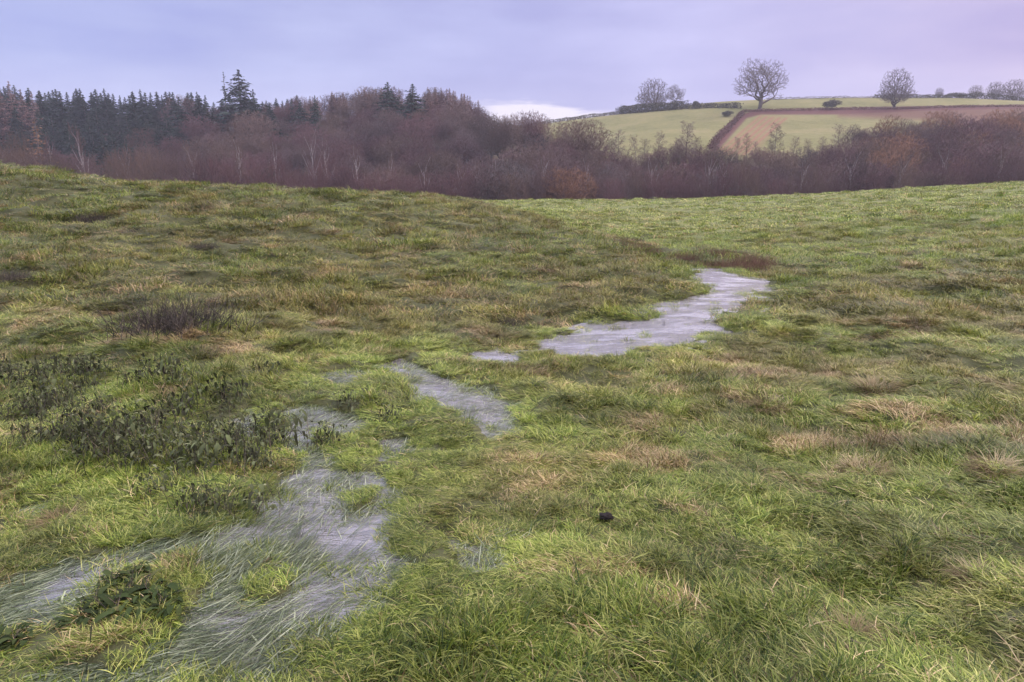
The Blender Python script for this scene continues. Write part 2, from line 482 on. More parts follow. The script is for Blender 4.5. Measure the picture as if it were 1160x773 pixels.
def water_material():
    m, t = mat('flood_water')
    geo = t.new('ShaderNodeNewGeometry'); pos = geo.outputs['Position']
    sx = t.new('ShaderNodeSeparateXYZ'); t.l.new(pos, sx.inputs[0])
    w1 = t.noise(t.mapping(pos, (1.0, 2.0, 1), (0, 0, R(25))), 9.0, 4, 0.6)
    w2 = t.noise(t.mapping(pos, (1.0, 1.8, 1), (0, 0, R(-20))), 38.0, 3, 0.6)
    nb = bump(t, t.math('ADD', t.math('MULTIPLY', w1, .7), t.math('MULTIPLY', w2, .35)), 1.0, 0.042)
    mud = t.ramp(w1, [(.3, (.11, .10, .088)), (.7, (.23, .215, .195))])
    fr = t.new('ShaderNodeFresnel'); fr.inputs[0].default_value = 1.5; t.l.new(nb, fr.inputs[1])
    gl = t.new('ShaderNodeBsdfGlossy'); t.l.new(t.math('MULTIPLY_ADD', t.smooth(t.noise(t.mapping(pos, (1.0, 2.6, 1), (0, 0, R(20))), 1.6, 4, .6), .38, .62), .26, .05), gl.inputs['Roughness']); t.l.new(nb, gl.inputs['Normal'])
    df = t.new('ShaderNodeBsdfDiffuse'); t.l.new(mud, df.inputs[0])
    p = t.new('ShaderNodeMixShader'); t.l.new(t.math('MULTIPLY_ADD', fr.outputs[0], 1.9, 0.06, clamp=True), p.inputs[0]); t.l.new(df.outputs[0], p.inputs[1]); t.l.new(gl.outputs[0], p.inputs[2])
    finish(t, p.outputs[0])
    return m
M_GROUND, M_HILL, M_WATER = ground_material(), hill_material(), water_material()
m_, t_ = mat('dark_soil')
pn = t_.noise(None, 60, 4, .6)
finish(t_, principled(t_, t_.ramp(pn, [(.3, (.010, .009, .008)), (.7, (.035, .028, .022))]), 1.0, bump(t_, pn, .8, .01)))
M_SOIL = m_

# ------------------------------------------------------------------ ground sheets
def warp_axis(n, lo, hi, c, scale):
    a0, a1 = math.asinh((lo - c) / scale), math.asinh((hi - c) / scale)
    return c + scale * np.sinh(np.linspace(a0, a1, n))
gx = warp_axis(760, -150, 150, 0.3, 3.2)
gy = warp_axis(900, -14, 112, 3.5, 3.2)
X, Y = np.meshgrid(gx, gy)
SD = water_sd(X, Y)
Z = zground(X, Y, SD)
Z = Z - 1.2 * sst(Y, 100, 112)                 # the field sheet runs down under the valley sheet
def grid_faces(nx, ny):
    i = np.arange(nx * ny).reshape(ny, nx)
    return np.stack([i[:-1, :-1], i[:-1, 1:], i[1:, 1:], i[1:, :-1]], -1).reshape(-1, 4)
me = mesh_from('meadow_ground', np.stack([X, Y, Z], -1).reshape(-1, 3), grid_faces(len(gx), len(gy)), [M_GROUND], True)
attr(me, 'wet', 'FLOAT', (sst(SD, 0.02, -0.08)).ravel())
tag(link('ground', me), kind='structure')

# water sheet
xs = np.arange(-5, 8, 0.04); ys = np.arange(0.8, 17, 0.04)
Xw, Yw = np.meshgrid(xs, ys)
SDw = water_sd(Xw, Yw)
Zw = zbase(Xw, Yw) + 0.034
F4 = grid_faces(len(xs), len(ys))
keep = (SDw.ravel()[F4] < 0.30).any(1)
F4 = F4[keep]
used, inv = np.unique(F4, return_inverse=True)
V = np.stack([Xw, Yw, Zw], -1).reshape(-1, 3)[used]
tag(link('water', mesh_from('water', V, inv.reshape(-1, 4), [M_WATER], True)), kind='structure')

# far hills and valley
hx = np.arange(-330, 400, 0.6); hy = np.arange(99, 440, 1.25)
Xh, Yh = np.meshgrid(hx, hy)
Zh = zbase(Xh, Yh) - 0.6 * sst(Yh, 106, 99)
hpx, hpy = proj(Xh, Yh, Zh)
def band(v, a, b, s): return sst(v, a - s, a + s) * (1 - sst(v, b - s, b + s))
right = sst(hpx, 545, 600)
past = right * sst(Yh, 165, 178)
# ploughed strip
P1 = [(808,176),(860,131),(893,134),(850,176)]
def in_poly(px, py, poly, s):
    d = sdpoly(px, py, np.array(poly, float)); return sst(d, s, -s)
front = (Yh > 150) & (Yh < 300)
plough = in_poly(hpx, hpy, P1, 2.0)
u = (hpx - 808) - (176 - hpy) * 1.16
stripes = 0.55 + 0.45 * np.sin(u / 8.0 * 2 * np.pi + 0.6 * fbm(Xh, Yh, 12, 2, 3))
soilw = plough * np.clip(stripes * 1.15 - .05, .08, 1) * front
tilled = in_poly(hpx, hpy, [(950,128),(1010,125),(1160,121),(1300,120),(1300,150),(1100,146),(1060,136),(1000,134),(950,132)], 4.0) * front * 0.8
bank0 = tilled * .95; soilw = np.maximum(soilw, tilled * .5)
bankw = in_poly(hpx, hpy, [(803,172),(836,133),(852,125),(900,124),(1000,121),(1160,119),(1300,118),(1300,123),(1160,124),(1060,126),(960,130),(900,130),(862,130),(846,134),(812,172)], 1.2) * front
cov = np.stack([past, soilw, np.maximum(bankw, bank0) * (1 - plough * .3), np.ones_like(past)], -1).reshape(-1, 4)
me = mesh_from('hills', np.stack([Xh, Yh, Zh], -1).reshape(-1, 3), grid_faces(len(hx), len(hy)), [M_HILL], True)
attr(me, 'cover', 'FLOAT_COLOR', cov)
tag(link('hills', me), kind='structure')
def fz_(x, y): return float(zbase(np.array([float(x)]), np.array([float(y)]))[0])

# ------------------------------------------------------------------ haze
hz, t = mat('valley_haze')
pv = t.new('ShaderNodeVolumePrincipled')
pv.inputs['Color'].default_value = C(.93, .95, 1.0)
pv.inputs['Density'].default_value = 0.00036
pv.inputs['Anisotropy'].default_value = 0.2
o_ = t.new('ShaderNodeOutputMaterial'); t.l.new(pv.outputs[0], o_.inputs[1])
lo = np.array([-335, -18, min(Zh.min(), Z.min()) - 1.5]); hi = np.array([405, 445, 56])
v8 = [(a, b, c) for a in (lo[0], hi[0]) for b in (lo[1], hi[1]) for c in (lo[2], hi[2])]
f8 = [(0, 1, 3, 2), (4, 6, 7, 5), (0, 4, 5, 1), (2, 3, 7, 6), (0, 2, 6, 4), (1, 5, 7, 3)]
hb = link('haze', mesh_from('haze', v8, f8, [hz]))
tag(hb, kind='stuff')

# ------------------------------------------------------------------ segments -> tubes
def tubes(name, segs, mats, sides=3, parent=None, rnd=None):
    """segs: array (n, 8): p0 p1 r0 r1"""
    s = np.asarray(segs, float)
    n = len(s)
    d = s[:, 3:6] - s[:, 0:3]
    L = np.linalg.norm(d, axis=1, keepdims=True); d = d / np.maximum(L, 1e-9)
    ref = np.where(np.abs(d[:, 2:3]) > 0.9, [[1., 0, 0]], [[0, 0, 1.]])
    a = np.cross(d, ref); a /= np.linalg.norm(a, axis=1, keepdims=True)
    b = np.cross(d, a)
    V = np.zeros((n, 2, sides, 3))
    for k in range(sides):
        th = 2 * math.pi * k / sides
        o = a * math.cos(th) + b * math.sin(th)
        V[:, 0, k] = s[:, 0:3] + o * s[:, 6:7]
        V[:, 1, k] = s[:, 3:6] + o * s[:, 7:8]
    idx = np.arange(n)[:, None] * (2 * sides)
    Fs = []
    for k in range(sides):
        k2 = (k + 1) % sides
        Fs.append(np.concatenate([idx + k, idx + k2, idx + sides + k2, idx + sides + k], 1))
    me = mesh_from(name, V.reshape(-1, 3), np.concatenate(Fs), mats, True)
    rv = rng.random(n) if rnd is None else rnd
    attr(me, 'rnd', 'FLOAT', np.repeat(rv, 2 * sides))
    return me
def leaves_mesh(name, cen, size, mats, flat=0.0, droop=None, aspect=1.8, rnd=None):
    zb = 1.2 if droop is not None else 0.0
    """many small bent leaf faces"""
    n = len(cen); cen = np.asarray(cen, float)
    size = np.broadcast_to(size, n)[:, None]
    if droop is None:
        d = rng.normal(size=(n, 3)); d[:, 2] *= (1 - flat)
    else: d = droop + rng.normal(size=(n, 3)) * 0.35
    d /= np.linalg.norm(d, axis=1, keepdims=True)
    nn = rng.normal(size=(n, 3)); nn[:, 2] += zb
    s = np.cross(d, nn); s /= np.linalg.norm(s, axis=1, keepdims=True)
    h = size * 0.5; wv = size * 0.5 / aspect
    V = np.stack([cen - d * h, cen + s * wv, cen + d * h, cen - s * wv], 1)
    Fc = np.arange(4 * n).reshape(n, 4)
    me = mesh_from(name, V.reshape(-1, 3), Fc, mats)
    attr(me, 'rnd', 'FLOAT', np.repeat(rng.random(n) if rnd is None else rnd, 4))
    return me

# ------------------------------------------------------------------ bare trees
def rot_dir(d, ang, roll):
    d = d.normalized()
    a = d.orthogonal().normalized()
    a.rotate(Matrix.Rotation(roll, 3, d))
    v = d.copy(); v.rotate(Matrix.Rotation(ang, 3, a))
    return v
def bare_tree(seed, H=1.0, trunk=0.28, spread=1.0, levels=4, kids=(7, 6, 6, 5), ang=(38, 62), up=0.10, wob=0.18, twig=0.0022, r0=0.028, lr=(0.62, 0.60, 0.52, 0.45), lean=0.0, multi=1, droop=0.0, leader=0.8):
    """unit-height tree; returns trunk segments and crown segments"""
    rd = random.Random(seed)
    T, Cn = [], []
    def br(p, d, L, r, lv):
        n = (7, 5, 4, 3, 2)[lv] if lv < 5 else 1
        roll = rd.uniform(0, 6.28)
        nk = kids[lv] if lv < len(kids) and lv < levels else 0
        st = trunk / (trunk + 0.55) if lv == 0 else 0.22
        spawned = 0
        for i in range(n):
            f0, f1 = i / n, (i + 1) / n
            wv = Vector((rd.gauss(0, 1), rd.gauss(0, 1), rd.gauss(0, 1))) * (wob * (0.35 if lv == 0 else 1))
            d = (d + wv + Vector((0, 0, (up if lv else 0.12) - droop * lv * 0.05))).normalized()
            q = p + d * (L / n)
            ra, rb = max(r * (1 - 0.75 * f0), twig), max(r * (1 - 0.75 * f1), twig)
            (T if lv <= 1 else Cn).append((*p, *q, ra, rb))
            while nk and spawned < nk and (spawned + 0.5) / nk * (1 - st) + st <= f1 + 1e-6:
                t = ((spawned + 0.5) / nk * (1 - st) + st)
                pp = p + (q - p) * max(0, min(1, (t - f0) * n))
                roll += 2.4 + rd.uniform(-.5, .5)
                a = R(rd.uniform(*ang)) * (1.0 if lv else (1.15 - 0.5 * (t - st) / (1 - st)))
                nd = rot_dir(d, a, roll)
                nd = Vector((nd.x * spread, nd.y * spread, nd.z)).normalized()
                rad = ra + (rb - ra) * (t - f0) * n
                LL = L * lr[lv] * rd.uniform(.75, 1.15) * (1.0 - (0.35 if lv == 0 else 0.45) * (t - st) / (1 - st))
                br(pp, nd, LL, max(rad * 0.62, twig), lv + 1)
                spawned += 1
            p = q
    for k in range(multi):
        d0 = Vector((lean + (rd.gauss(0, .3) if multi > 1 else 0), rd.gauss(0, .3) if multi > 1 else 0, 1)).normalized()
        br(Vector((rd.gauss(0, .02), rd.gauss(0, .02), -0.01)) if multi > 1 else Vector((0, 0, -0.02)), d0, leader * (1 if multi == 1 else rd.uniform(.7, 1)), r0 if multi == 1 else r0 * .6, 0)
    T, Cn = np.array(T), np.array(Cn)
    top = max(T[:, 5].max(), Cn[:, 5].max())
    k = H / top
    return T * k, Cn * k

def env_tree(seed, n=1500, base=.18, lobes=None, twig=.0014, alpha=.55, spray=2, slen=.035, expo=2.25, up=.25, H=1.0, wob=.012):
    """tree whose limbs reach points spread through a crown made of lobes (x, y, z, rx, rz)"""
    r2 = np.random.default_rng(seed)
    if lobes is None:
        lobes = [(0, 0, .62, .30, .36)] + [(r2.uniform(-.2, .2), r2.uniform(-.2, .2), r2.uniform(.4, .75), r2.uniform(.13, .2), r2.uniform(.14, .22)) for _ in range(6)]
    P = []
    vol = np.array([l[3] ** 2 * l[4] for l in lobes]); vol /= vol.sum()
    wh = r2.choice(len(lobes), n, p=vol)
    q = r2.normal(size=(n, 3)); q /= np.linalg.norm(q, axis=1, keepdims=True); q *= r2.uniform(0.15, 1, (n, 1)) ** .45
    Lb = np.array(lobes)[wh]
    P = Lb[:, :3] + q * Lb[:, [3, 3, 4]]
    P = P[P[:, 2] > base * 1.02]
    root = np.array([0, 0, base * .8])
    P = P[np.argsort(np.linalg.norm((P - root) * [1, 1, .8], axis=1))]
    tn = 5
    T0 = np.stack([np.cumsum(r2.normal(0, .004, tn)), np.cumsum(r2.normal(0, .004, tn)), np.linspace(-.02, base, tn)], 1)
    Q = np.concatenate([T0, P]); m = len(Q)
    D = np.zeros(m); par = np.full(m, -1)
    for i in range(1, tn): par[i] = i - 1; D[i] = Q[i, 2]
    for i in range(tn, m):
        v = Q[i] - Q[:i]
        d = np.linalg.norm(v, axis=1)
        cost = d + alpha * D[:i] - up * np.minimum(v[:, 2], 0) * 1.5
        cost[:tn - 2] = 1e9
        j = int(np.argmin(cost)); par[i] = j; D[i] = D[j] + d[j]
    rad = np.zeros(m); ch = np.zeros(m, bool)
    ch[par[1:]] = True
    acc = np.where(ch, 0, twig ** expo)
    for i in range(m - 1, 0, -1): acc[par[i]] += acc[i]
    rad = acc ** (1 / expo)
    segs = []
    for i in range(1, m):
        j = par[i]; a, b = Q[j], Q[i]
        ra = min(rad[j], rad[i] * 1.35) if j >= tn else rad[j]
        L = np.linalg.norm(b - a)
        mid = (a + b) / 2 + r2.normal(0, 1, 3) * min(L * .10, wob) - np.array([0, 0, 0.05 * L])
        rm = (ra + rad[i]) / 2
        segs.append((*a, *mid, ra, rm)); segs.append((*mid, *b, rm, rad[i]))
    segs = np.array(segs)
    tips = np.where(rad[tn:] < twig * 2.6)[0] + tn
    sp_l = []
    for i in tips:
        dirn = Q[i] - Q[par[i]]; dirn = dirn / (np.linalg.norm(dirn) + 1e-9)
        for k in range(spray):
            v = dirn + r2.normal(0, .55, 3) + np.array([0, 0, .2]); v /= np.linalg.norm(v)
            e = Q[i] + v * slen * r2.uniform(.5, 1.3)
            sp_l.append((*Q[i], *e, twig * .9, twig * .6))
            v2 = v + r2.normal(0, .6, 3); v2 /= np.linalg.norm(v2)
            md = (Q[i] + e) / 2
            sp_l.append((*md, *(md + v2 * slen * .6), twig * .75, twig * .55))
    big = np.maximum(segs[:, 6], segs[:, 7]) > rad.max() * .30
    T, Cn = segs[big], np.concatenate([segs[~big], np.array(sp_l)])
    k = H / max(Cn[:, 5].max(), .1)
    return T * k, Cn * k

class Kind: pass
def tree_kind(name, T, Cn, bark, twigm, sides=3, tsides=5):
    k = Kind(); k.name = name
    k.trunk = tubes(name + '_trunk', T, [bark], tsides)
    k.crown = tubes(name + '_crown', Cn, [twigm], sides)
    return k
def place_tree(k, name, x, y, z, h, rz, label, cat, group, sxy=1.0, mat_=None, sink=0.15):
    o = empty(name, (x, y, z - sink), rz)
    o.scale = (h * sxy, h * sxy, h)
    tag(o, label, cat, group)
    a = link('trunk', k.trunk, o)
    b = link('crown', k.crown, o)
    return o

# wood tree kinds (unit height)
W = []
for i in range(6):
    T, Cn = env_tree(100 + i, n=1300, base=(.12, .2, .28)[i % 3], twig=.0015, spray=3, slen=.04)
    W.append((T, Cn))
wood_kinds = [tree_kind('wood_tree%d' % i, *W[i], M_BARK if i % 3 else M_BARK, M_TWIG if i % 3 != 1 else M_TWIGR) for i in range(6)]
red_kinds = [tree_kind('red_tree%d' % i, *W[i], M_BARK, M_TWIGR) for i in (0, 2)]
oran_kinds = [tree_kind('orange_tree%d' % i, *W[i], M_BARK, M_TWIGO) for i in (3, 5)]
grey_kinds = [tree_kind('grey_tree%d' % i, *W[i], M_BARKP, M_TWIGG) for i in (1, 4)]
birch = []
for i in range(2):
    T, Cn = bare_tree(200 + i, kids=(14, 7, 7), levels=3, twig=0.0013, r0=0.016, trunk=0.12, up=.3, ang=(22, 42), lr=(.42, .5, .4), wob=.12, leader=1.0)
    birch.append(tree_kind('birch%d' % i, T, Cn, M_BARKP, M_TWIG))
# spindly young larch shapes along the wood edge
spire = []
for i in range(3):
    T, Cn = bare_tree(230 + i, kids=(34, 8, 6), levels=3, twig=0.0016, r0=0.011, trunk=0.08, up=.05, ang=(55, 80), lr=(.27, .45, .4), wob=.10, leader=1.0)
    spire.append(tree_kind('spire%d' % i, T, Cn, M_BARK, M_TWIG))

def conifer(seed, H=1.0, rmax=0.2, whorls=40, start=0.10, mats=(M_NEEDLE,), dens=24, droop=-0.25, sz=.048, gap=0.0, power=.8):
    rd = np.random.default_rng(seed)
    segs = [(0, 0, -.02, 0, 0, .5, .016, .010), (0, 0, .5, 0, 0, 1.0, .010, .0015)]
    cen, dr, siz = [], [], []
    for wv in range(whorls):
        f = wv / (whorls - 1)
        h = start + (0.985 - start) * f + rd.normal() * .004
        Rr = rmax * (1 - f) ** power * (1.0 if f > .12 else .75) * rd.uniform(.8, 1.15) + .008
        for b in range(7 if f < .8 else 5):
            if rd.random() < gap: continue
            th = rd.uniform(0, 6.283); L = Rr * rd.uniform(.65, 1.15)
            dx, dy = math.cos(th), math.sin(th)
            tip = np.array([dx * L, dy * L, h + droop * L + .10 * L])
            segs.append((0, 0, h, *tip, .0028, .001))
            n = max(3, int(dens * L / rmax))
            for j in range(n):
                t = (j + rd.random()) / n
                side = rd.normal() * .16 * L * (1.1 - t)
                cen.append((dx * L * t - dy * side, dy * L * t + dx * side, h + (droop + .1) * L * t + rd.normal() * .006))
                dr.append((dx * .7, dy * .7, -.35)); siz.append(sz * (1.15 - .6 * f) * rd.uniform(.7, 1.3))
    k = Kind()
    k.trunk = tubes('conifer_trunk', segs, [M_BARK], 4)
    k.crown = leaves_mesh('conifer_crown', np.array(cen), np.array(siz), list(mats), droop=np.array(dr), aspect=2.2)
    return k
spruce = [conifer(1, rmax=.17), conifer(2, rmax=.20, whorls=30), conifer(3, rmax=.14, whorls=38, gap=.1)]
bigfir = conifer(5, rmax=.30, whorls=36, dens=24, gap=.12, sz=.05)
thinfir = conifer(6, rmax=.15, whorls=26, dens=8, gap=.35, droop=0)
larchb = [conifer(7, rmax=.17, whorls=38, mats=(M_LARCHB,), dens=20, gap=.1, sz=.030), conifer(8, rmax=.15, whorls=40, mats=(M_LARCHB,), dens=18, gap=.1, sz=.028)]
larcho = conifer(9, rmax=.2, whorls=26, mats=(M_LARCH,), dens=10, gap=.2, sz=.04)

# shrubs: many stems fanning from the ground
def shrub(seed, stems=60, matS=M_TWIGR, wide=.7, name='shrub', dome=True, r=.006):
    rd = random.Random(seed); segs = []
    for s in range(stems):
        th = rd.uniform(0, 6.283); tilt = rd.uniform(0, 1) ** .7 * 1.25
        bx, by = rd.gauss(0, .12 * wide), rd.gauss(0, .12 * wide)
        d = Vector((math.cos(th) * math.sin(tilt) * wide, math.sin(th) * math.sin(tilt) * wide, math.cos(tilt) + .15)).normalized()
        p = Vector((bx, by, -.02)); L = rd.uniform(.65, 1.0)
        for i in range(4):
            d = (d + Vector((rd.gauss(0, .1), rd.gauss(0, .1), .04))).normalized()
            q = p + d * L / 4
            segs.append((*p, *q, r * (1 - i * .18), r * (1 - (i + 1) * .18)))
            for k in range(4 if i else 1):
                e = rot_dir(d, R(rd.uniform(20, 55)), rd.uniform(0, 6.28)); l2 = rd.uniform(.12, .26)
                q2 = q + e * l2
                segs.append((*q, *q2, r * .4, r * .25))
                for m in range(3):
                    e2 = rot_dir(e, R(rd.uniform(20, 50)), rd.uniform(0, 6.28)); pm = q + e * l2 * rd.uniform(.3, 1)
                    q3 = pm + e2 * rd.uniform(.06, .14)
                    segs.append((*pm, *q3, r * .28, r * .22))
            p = q
    return tubes(name, segs, [matS], 3)
shrub_red = [shrub(i, 70, M_TWIGR) for i in range(3)]
shrub_grey = [shrub(10 + i, 60, M_TWIG, name='grey_shrub') for i in range(2)]
def leafy(seed, n=2600, matS=M_LEAFD, flat=1.0, name='leafy_bush', sz=.07):
    rd = np.random.default_rng(seed)
    # clumps over a dome
    nc = 26
    c = rd.normal(size=(nc, 3)); c /= np.linalg.norm(c, axis=1, keepdims=True); c[:, 2] = np.abs(c[:, 2])
    c *= rd.uniform(.25, .42, (nc, 1)); c[:, 2] = c[:, 2] * flat + .35 * flat
    w_ = rd.integers(0, nc, n)
    q = rd.normal(size=(n, 3)); q /= np.linalg.norm(q, axis=1, keepdims=True)
    cen = c[w_] + q * rd.uniform(.06, .2, (n, 1)) * np.array([1, 1, flat])
    cen[:, 2] = np.maximum(cen[:, 2], -.02)
    return leaves_mesh(name, cen, rd.uniform(.6, 1.4, n) * sz, [matS])
bush_ev = [leafy(1), leafy(2)]
bush_flat = leafy(3, flat=.45, n=2200)
bush_hedge = [leafy(4, matS=M_HEDGE), leafy(5, matS=M_HEDGE)]

def at(px, Yd):
    return (px - CX) / F * Yd / 1.0, Yd
def h_for(x, y, z, pytop):
    """height that brings the top of a thing standing at x, y, z up to the photograph's row pytop"""
    p = pix(580, pytop, y)
    return p[2] - z
def put(k, name, px, Yd, pytop, label, cat, group, sxy=1.0, jit=0.0):
    dx = (px - CX) / F
    x = dx * Yd * 1.0
    # correct the small perspective term
    z = fz_(x, Yd); f = Yd * cp_ - (z + 6 - CAMZ) * sp_; x = dx * f
    z = fz_(x, Yd)
    h = h_for(x, Yd, z, pytop) * (1 + random.uniform(-jit, jit))
    return place_tree(k, name, x, Yd, z, h + .15, random.uniform(0, 6.28), label, cat, group, sxy)

def interp(px, tab):
    xs_, ys_ = zip(*tab); return float(np.interp(px, xs_, ys_))

# skyline of the wood canopy in the photograph
CAN = [(-150, 96), (0, 101), (40, 106), (100, 108), (200, 111), (250, 112), (320, 112), (360, 105), (400, 100), (440, 97), (500, 96), (530, 104), (548, 115), (562, 128), (600, 132), (640, 140)]

# --- conifers on the left skyline
GC = 'spruces along the left skyline of the wood'
i = 0
px = -30
named_spruce = []
while px < 345:
    Yd = random.uniform(215, 262)
    if 238 < px < 300: px += 7; continue
    top_ = interp(px, CAN) - (4 if px < 240 else -2) + random.uniform(-4, 5)
    k = random.choice(spruce)
    if px < 35: lab = 'dark spruce among pale larches at the far left end of the skyline'
    elif px < 90: lab = 'dark spruce in the skyline row right of the pale larches'
    elif px < 160: lab = 'dark spruce in the middle of the left skyline row'
    elif px < 240: lab = 'dark spruce at the right end of the skyline row, left of the tallest fir'
    else: lab = 'small spruce in the skyline row right of the tallest fir'
    put(k, 'spruce_tree', px, Yd, top_, lab, 'conifer', GC, 1.8)
    px += random.uniform(3.6, 7.5)
# second and third rows, lower down
for row, (Yr, dy) in enumerate(((205, 22), (185, 42))):
    px = -20 + row * 4
    while px < (215 if row == 0 else 175):
        put(random.choice(spruce), 'spruce_tree', px, Yr + random.uniform(-8, 8), interp(px, CAN) + dy + random.uniform(-7, 9),
            'dark spruce in the ' + ('second' if row == 0 else 'third') + ' row of the shaded stand, ' + ('far left' if px < 45 else 'left of centre' if px < 100 else 'right of centre' if px < 150 else 'right end'), 'conifer', 'spruces standing below the skyline row', 1.5)
        px += random.uniform(9, 15)
put(bigfir, 'fir_tree', 274, 225, 79, 'tallest dark fir with a broad crown breaking the skyline of the wood', 'conifer', None, 1.9)
for px, tp, lab in ((243, 116, 'spruce at the left foot of the tallest fir, low on the skyline'), (252, 114, 'spruce crowded under the thin sparse fir'), (263, 112, 'spruce hidden between the thin sparse fir and the tallest fir'), (283, 110, 'spruce pressed against the right flank of the tallest fir'), (298, 115, 'spruce a little right of the low dark fir')):
    put(spruce[px % 2], 'spruce_tree', px, 232, tp, lab, 'conifer', GC, 2.0)
put(thinfir, 'fir_tree', 257, 228, 81, 'thin sparse fir standing just left of the tallest fir', 'conifer', None, .8)
put(spruce[1], 'fir_tree', 289, 222, 101, 'low dark fir tucked against the right side of the tallest fir', 'conifer', None, 1.3)
for px, tp in ((-8, 96), (5, 97), (18, 92), (30, 101), (42, 104)):
    put(random.choice(larchb), 'larch_tree', px, 205, tp, 'pale brown bare larch at the far left end of the skyline', 'larch', 'brown larches at the far left', 1.3)
put(larcho, 'larch_tree', 49, 150, 134, 'small orange larch glowing in front of the dark spruces on the left', 'larch', None, 1.25)
put(larcho, 'larch_tree', 1028, 150, 148, 'orange leafed tree in the wood below the hill at right', 'larch', None, 1.5)

# --- brown larch tops on the knoll
for j in range(70):
    px = random.uniform(335, 548)
    put(random.choice(larchb), 'larch_tree', px, random.uniform(222, 250), interp(px, CAN) + random.uniform(1, 9),
        'pinkish brown bare larch on the skyline ' + ('of the knoll\'s left shoulder' if px < 385 else 'of the knoll left of its two pines' if px < 435 else 'between the two knoll pines' if px < 474 else 'of the knoll right of its two pines' if px < 515 else 'above the knoll\'s steep right end'), 'larch', 'larches on the wooded knoll', 1.9)
for px, tp, wd, lab in ((440, 93, 2.3, 'dark green pine poking out of the knoll top, left one of two'), (468, 95, 2.3, 'dark green pine poking out of the knoll top, right one of two'),
                (358, 108, 1.2, 'dark green pine on the left shoulder of the knoll')):
    put(spruce[1], 'pine_tree', px, 218, tp, lab, 'conifer', None, wd)

# --- deciduous mass of the left wood
n_w = 0
GW = 'leafless trees of the wood on the left'
for row, (Yr, lowdy, step) in enumerate(((236, 2, 15), (216, 19, 17), (195, 38, 19), (174, 58, 21), (154, 78, 22), (136, 94, 22))):
    px = (205 if row < 2 else 160 if row == 2 else -20) + row * 3
    while px < 575:
        tp = interp(px, CAN) + lowdy + (4 if row == 0 and px > 340 else 0) + random.uniform(-8, 8)
        tp = min(tp, 205)
        kk = random.choice(wood_kinds + (red_kinds if px > 300 else []) )
        tier = ('in the topmost row', 'in the second row', 'in the third row', 'in the middle', 'low down', 'at the foot')[row]
        spot = ('of the wood at the far left' if px < 80 else 'of the wood under the dark conifers' if px < 170 else 'of the wood left of the tallest fir' if px < 255 else
                'of the wood below the tallest fir' if px < 310 else 'of the wood where the knoll begins' if px < 370 else 'of the knoll\'s left half' if px < 440 else
                'of the knoll\'s right half' if px < 510 else 'of the knoll\'s steep right end')
        lab = 'leafless purplish brown tree ' + tier + ' ' + spot
        put(kk, 'bare_tree', px, Yr + random.uniform(-9, 9), tp, lab, 'bare tree', GW, random.uniform(1.25, 1.7))
        px += step * random.uniform(.75, 1.3) * (1.25 if px < 240 else 1)
# hazy far trees beside the gap
for px, tp in ((556, 126), (568, 130), (580, 127), (592, 124), (604, 123), (614, 128)):
    put(random.choice(wood_kinds), 'bare_tree', px, 185 + random.uniform(-6, 6), tp, 'leafless tree at the foot of the knoll under the bright gap in the cloud', 'bare tree', 'trees between the knoll and the hill', .9)
# notable pale trunks
for n, (px, tp, lab) in enumerate(((358, 140, 'pale grey forked birch left in the middle of the knoll foot'), (370, 150, 'pale birch with leaning stem right of the grey forked birch'),
          (277, 150, 'single white trunked birch low in the left wood'), (98, 138, 'slim grey trunk rising in front of the dark spruces'),
          (520, 180, 'white stemmed birch at the wood edge, leftmost of the row near the middle'), (541, 178, 'white stemmed birch at the wood edge, beside its twin in the middle row'),
          (556, 176, 'white stemmed birch leaning right in the row near the middle'), (572, 182, 'white stemmed birch at the wood edge, rightmost of the row near the middle'))):
    put(birch[n % 2], 'birch_tree', px, 128 if n > 3 else 150, tp, lab, 'birch', None, 1.3)

for px, tp, Yd, lab in ((62, 150, 150, 'faint pale trunk at the far left near the orange larch'), (150, 160, 130, 'pale stem beside the dark evergreen bush at left'), (222, 158, 140, 'pale stem in the wood below the low conifers'),
        (318, 150, 135, 'pale stem right of the narrow dark evergreen bush'), (405, 160, 140, 'pale stem in the middle of the knoll base'), (440, 168, 132, 'pale stem behind the right part of the red thicket'),
        (480, 172, 130, 'pale stem just left of the small dark round bush'), (612, 168, 126, 'pale stem in the wood edge under the bright gap'), (668, 172, 126, 'pale stem under the broad round tree'),
        (735, 170, 126, 'pale stem at the wood edge below the green field'), (802, 166, 124, 'pale twin stem at the wood edge below the ploughed strip, left'), (818, 172, 124, 'pale twin stem at the wood edge below the ploughed strip, right'),
        (905, 172, 124, 'pale stem at the wood edge below the pasture'), (962, 165, 124, 'pale stem left of the orange tree at right'), (1015, 168, 124, 'pale stem below the orange tree at right'),
        (1070, 160, 124, 'pale stem below the flat topped evergreen'), (1125, 158, 124, 'pale stem near the right picture edge')):
    put(random.choice(birch), 'birch_tree', px, Yd, tp, lab, 'birch', None, 1.2)

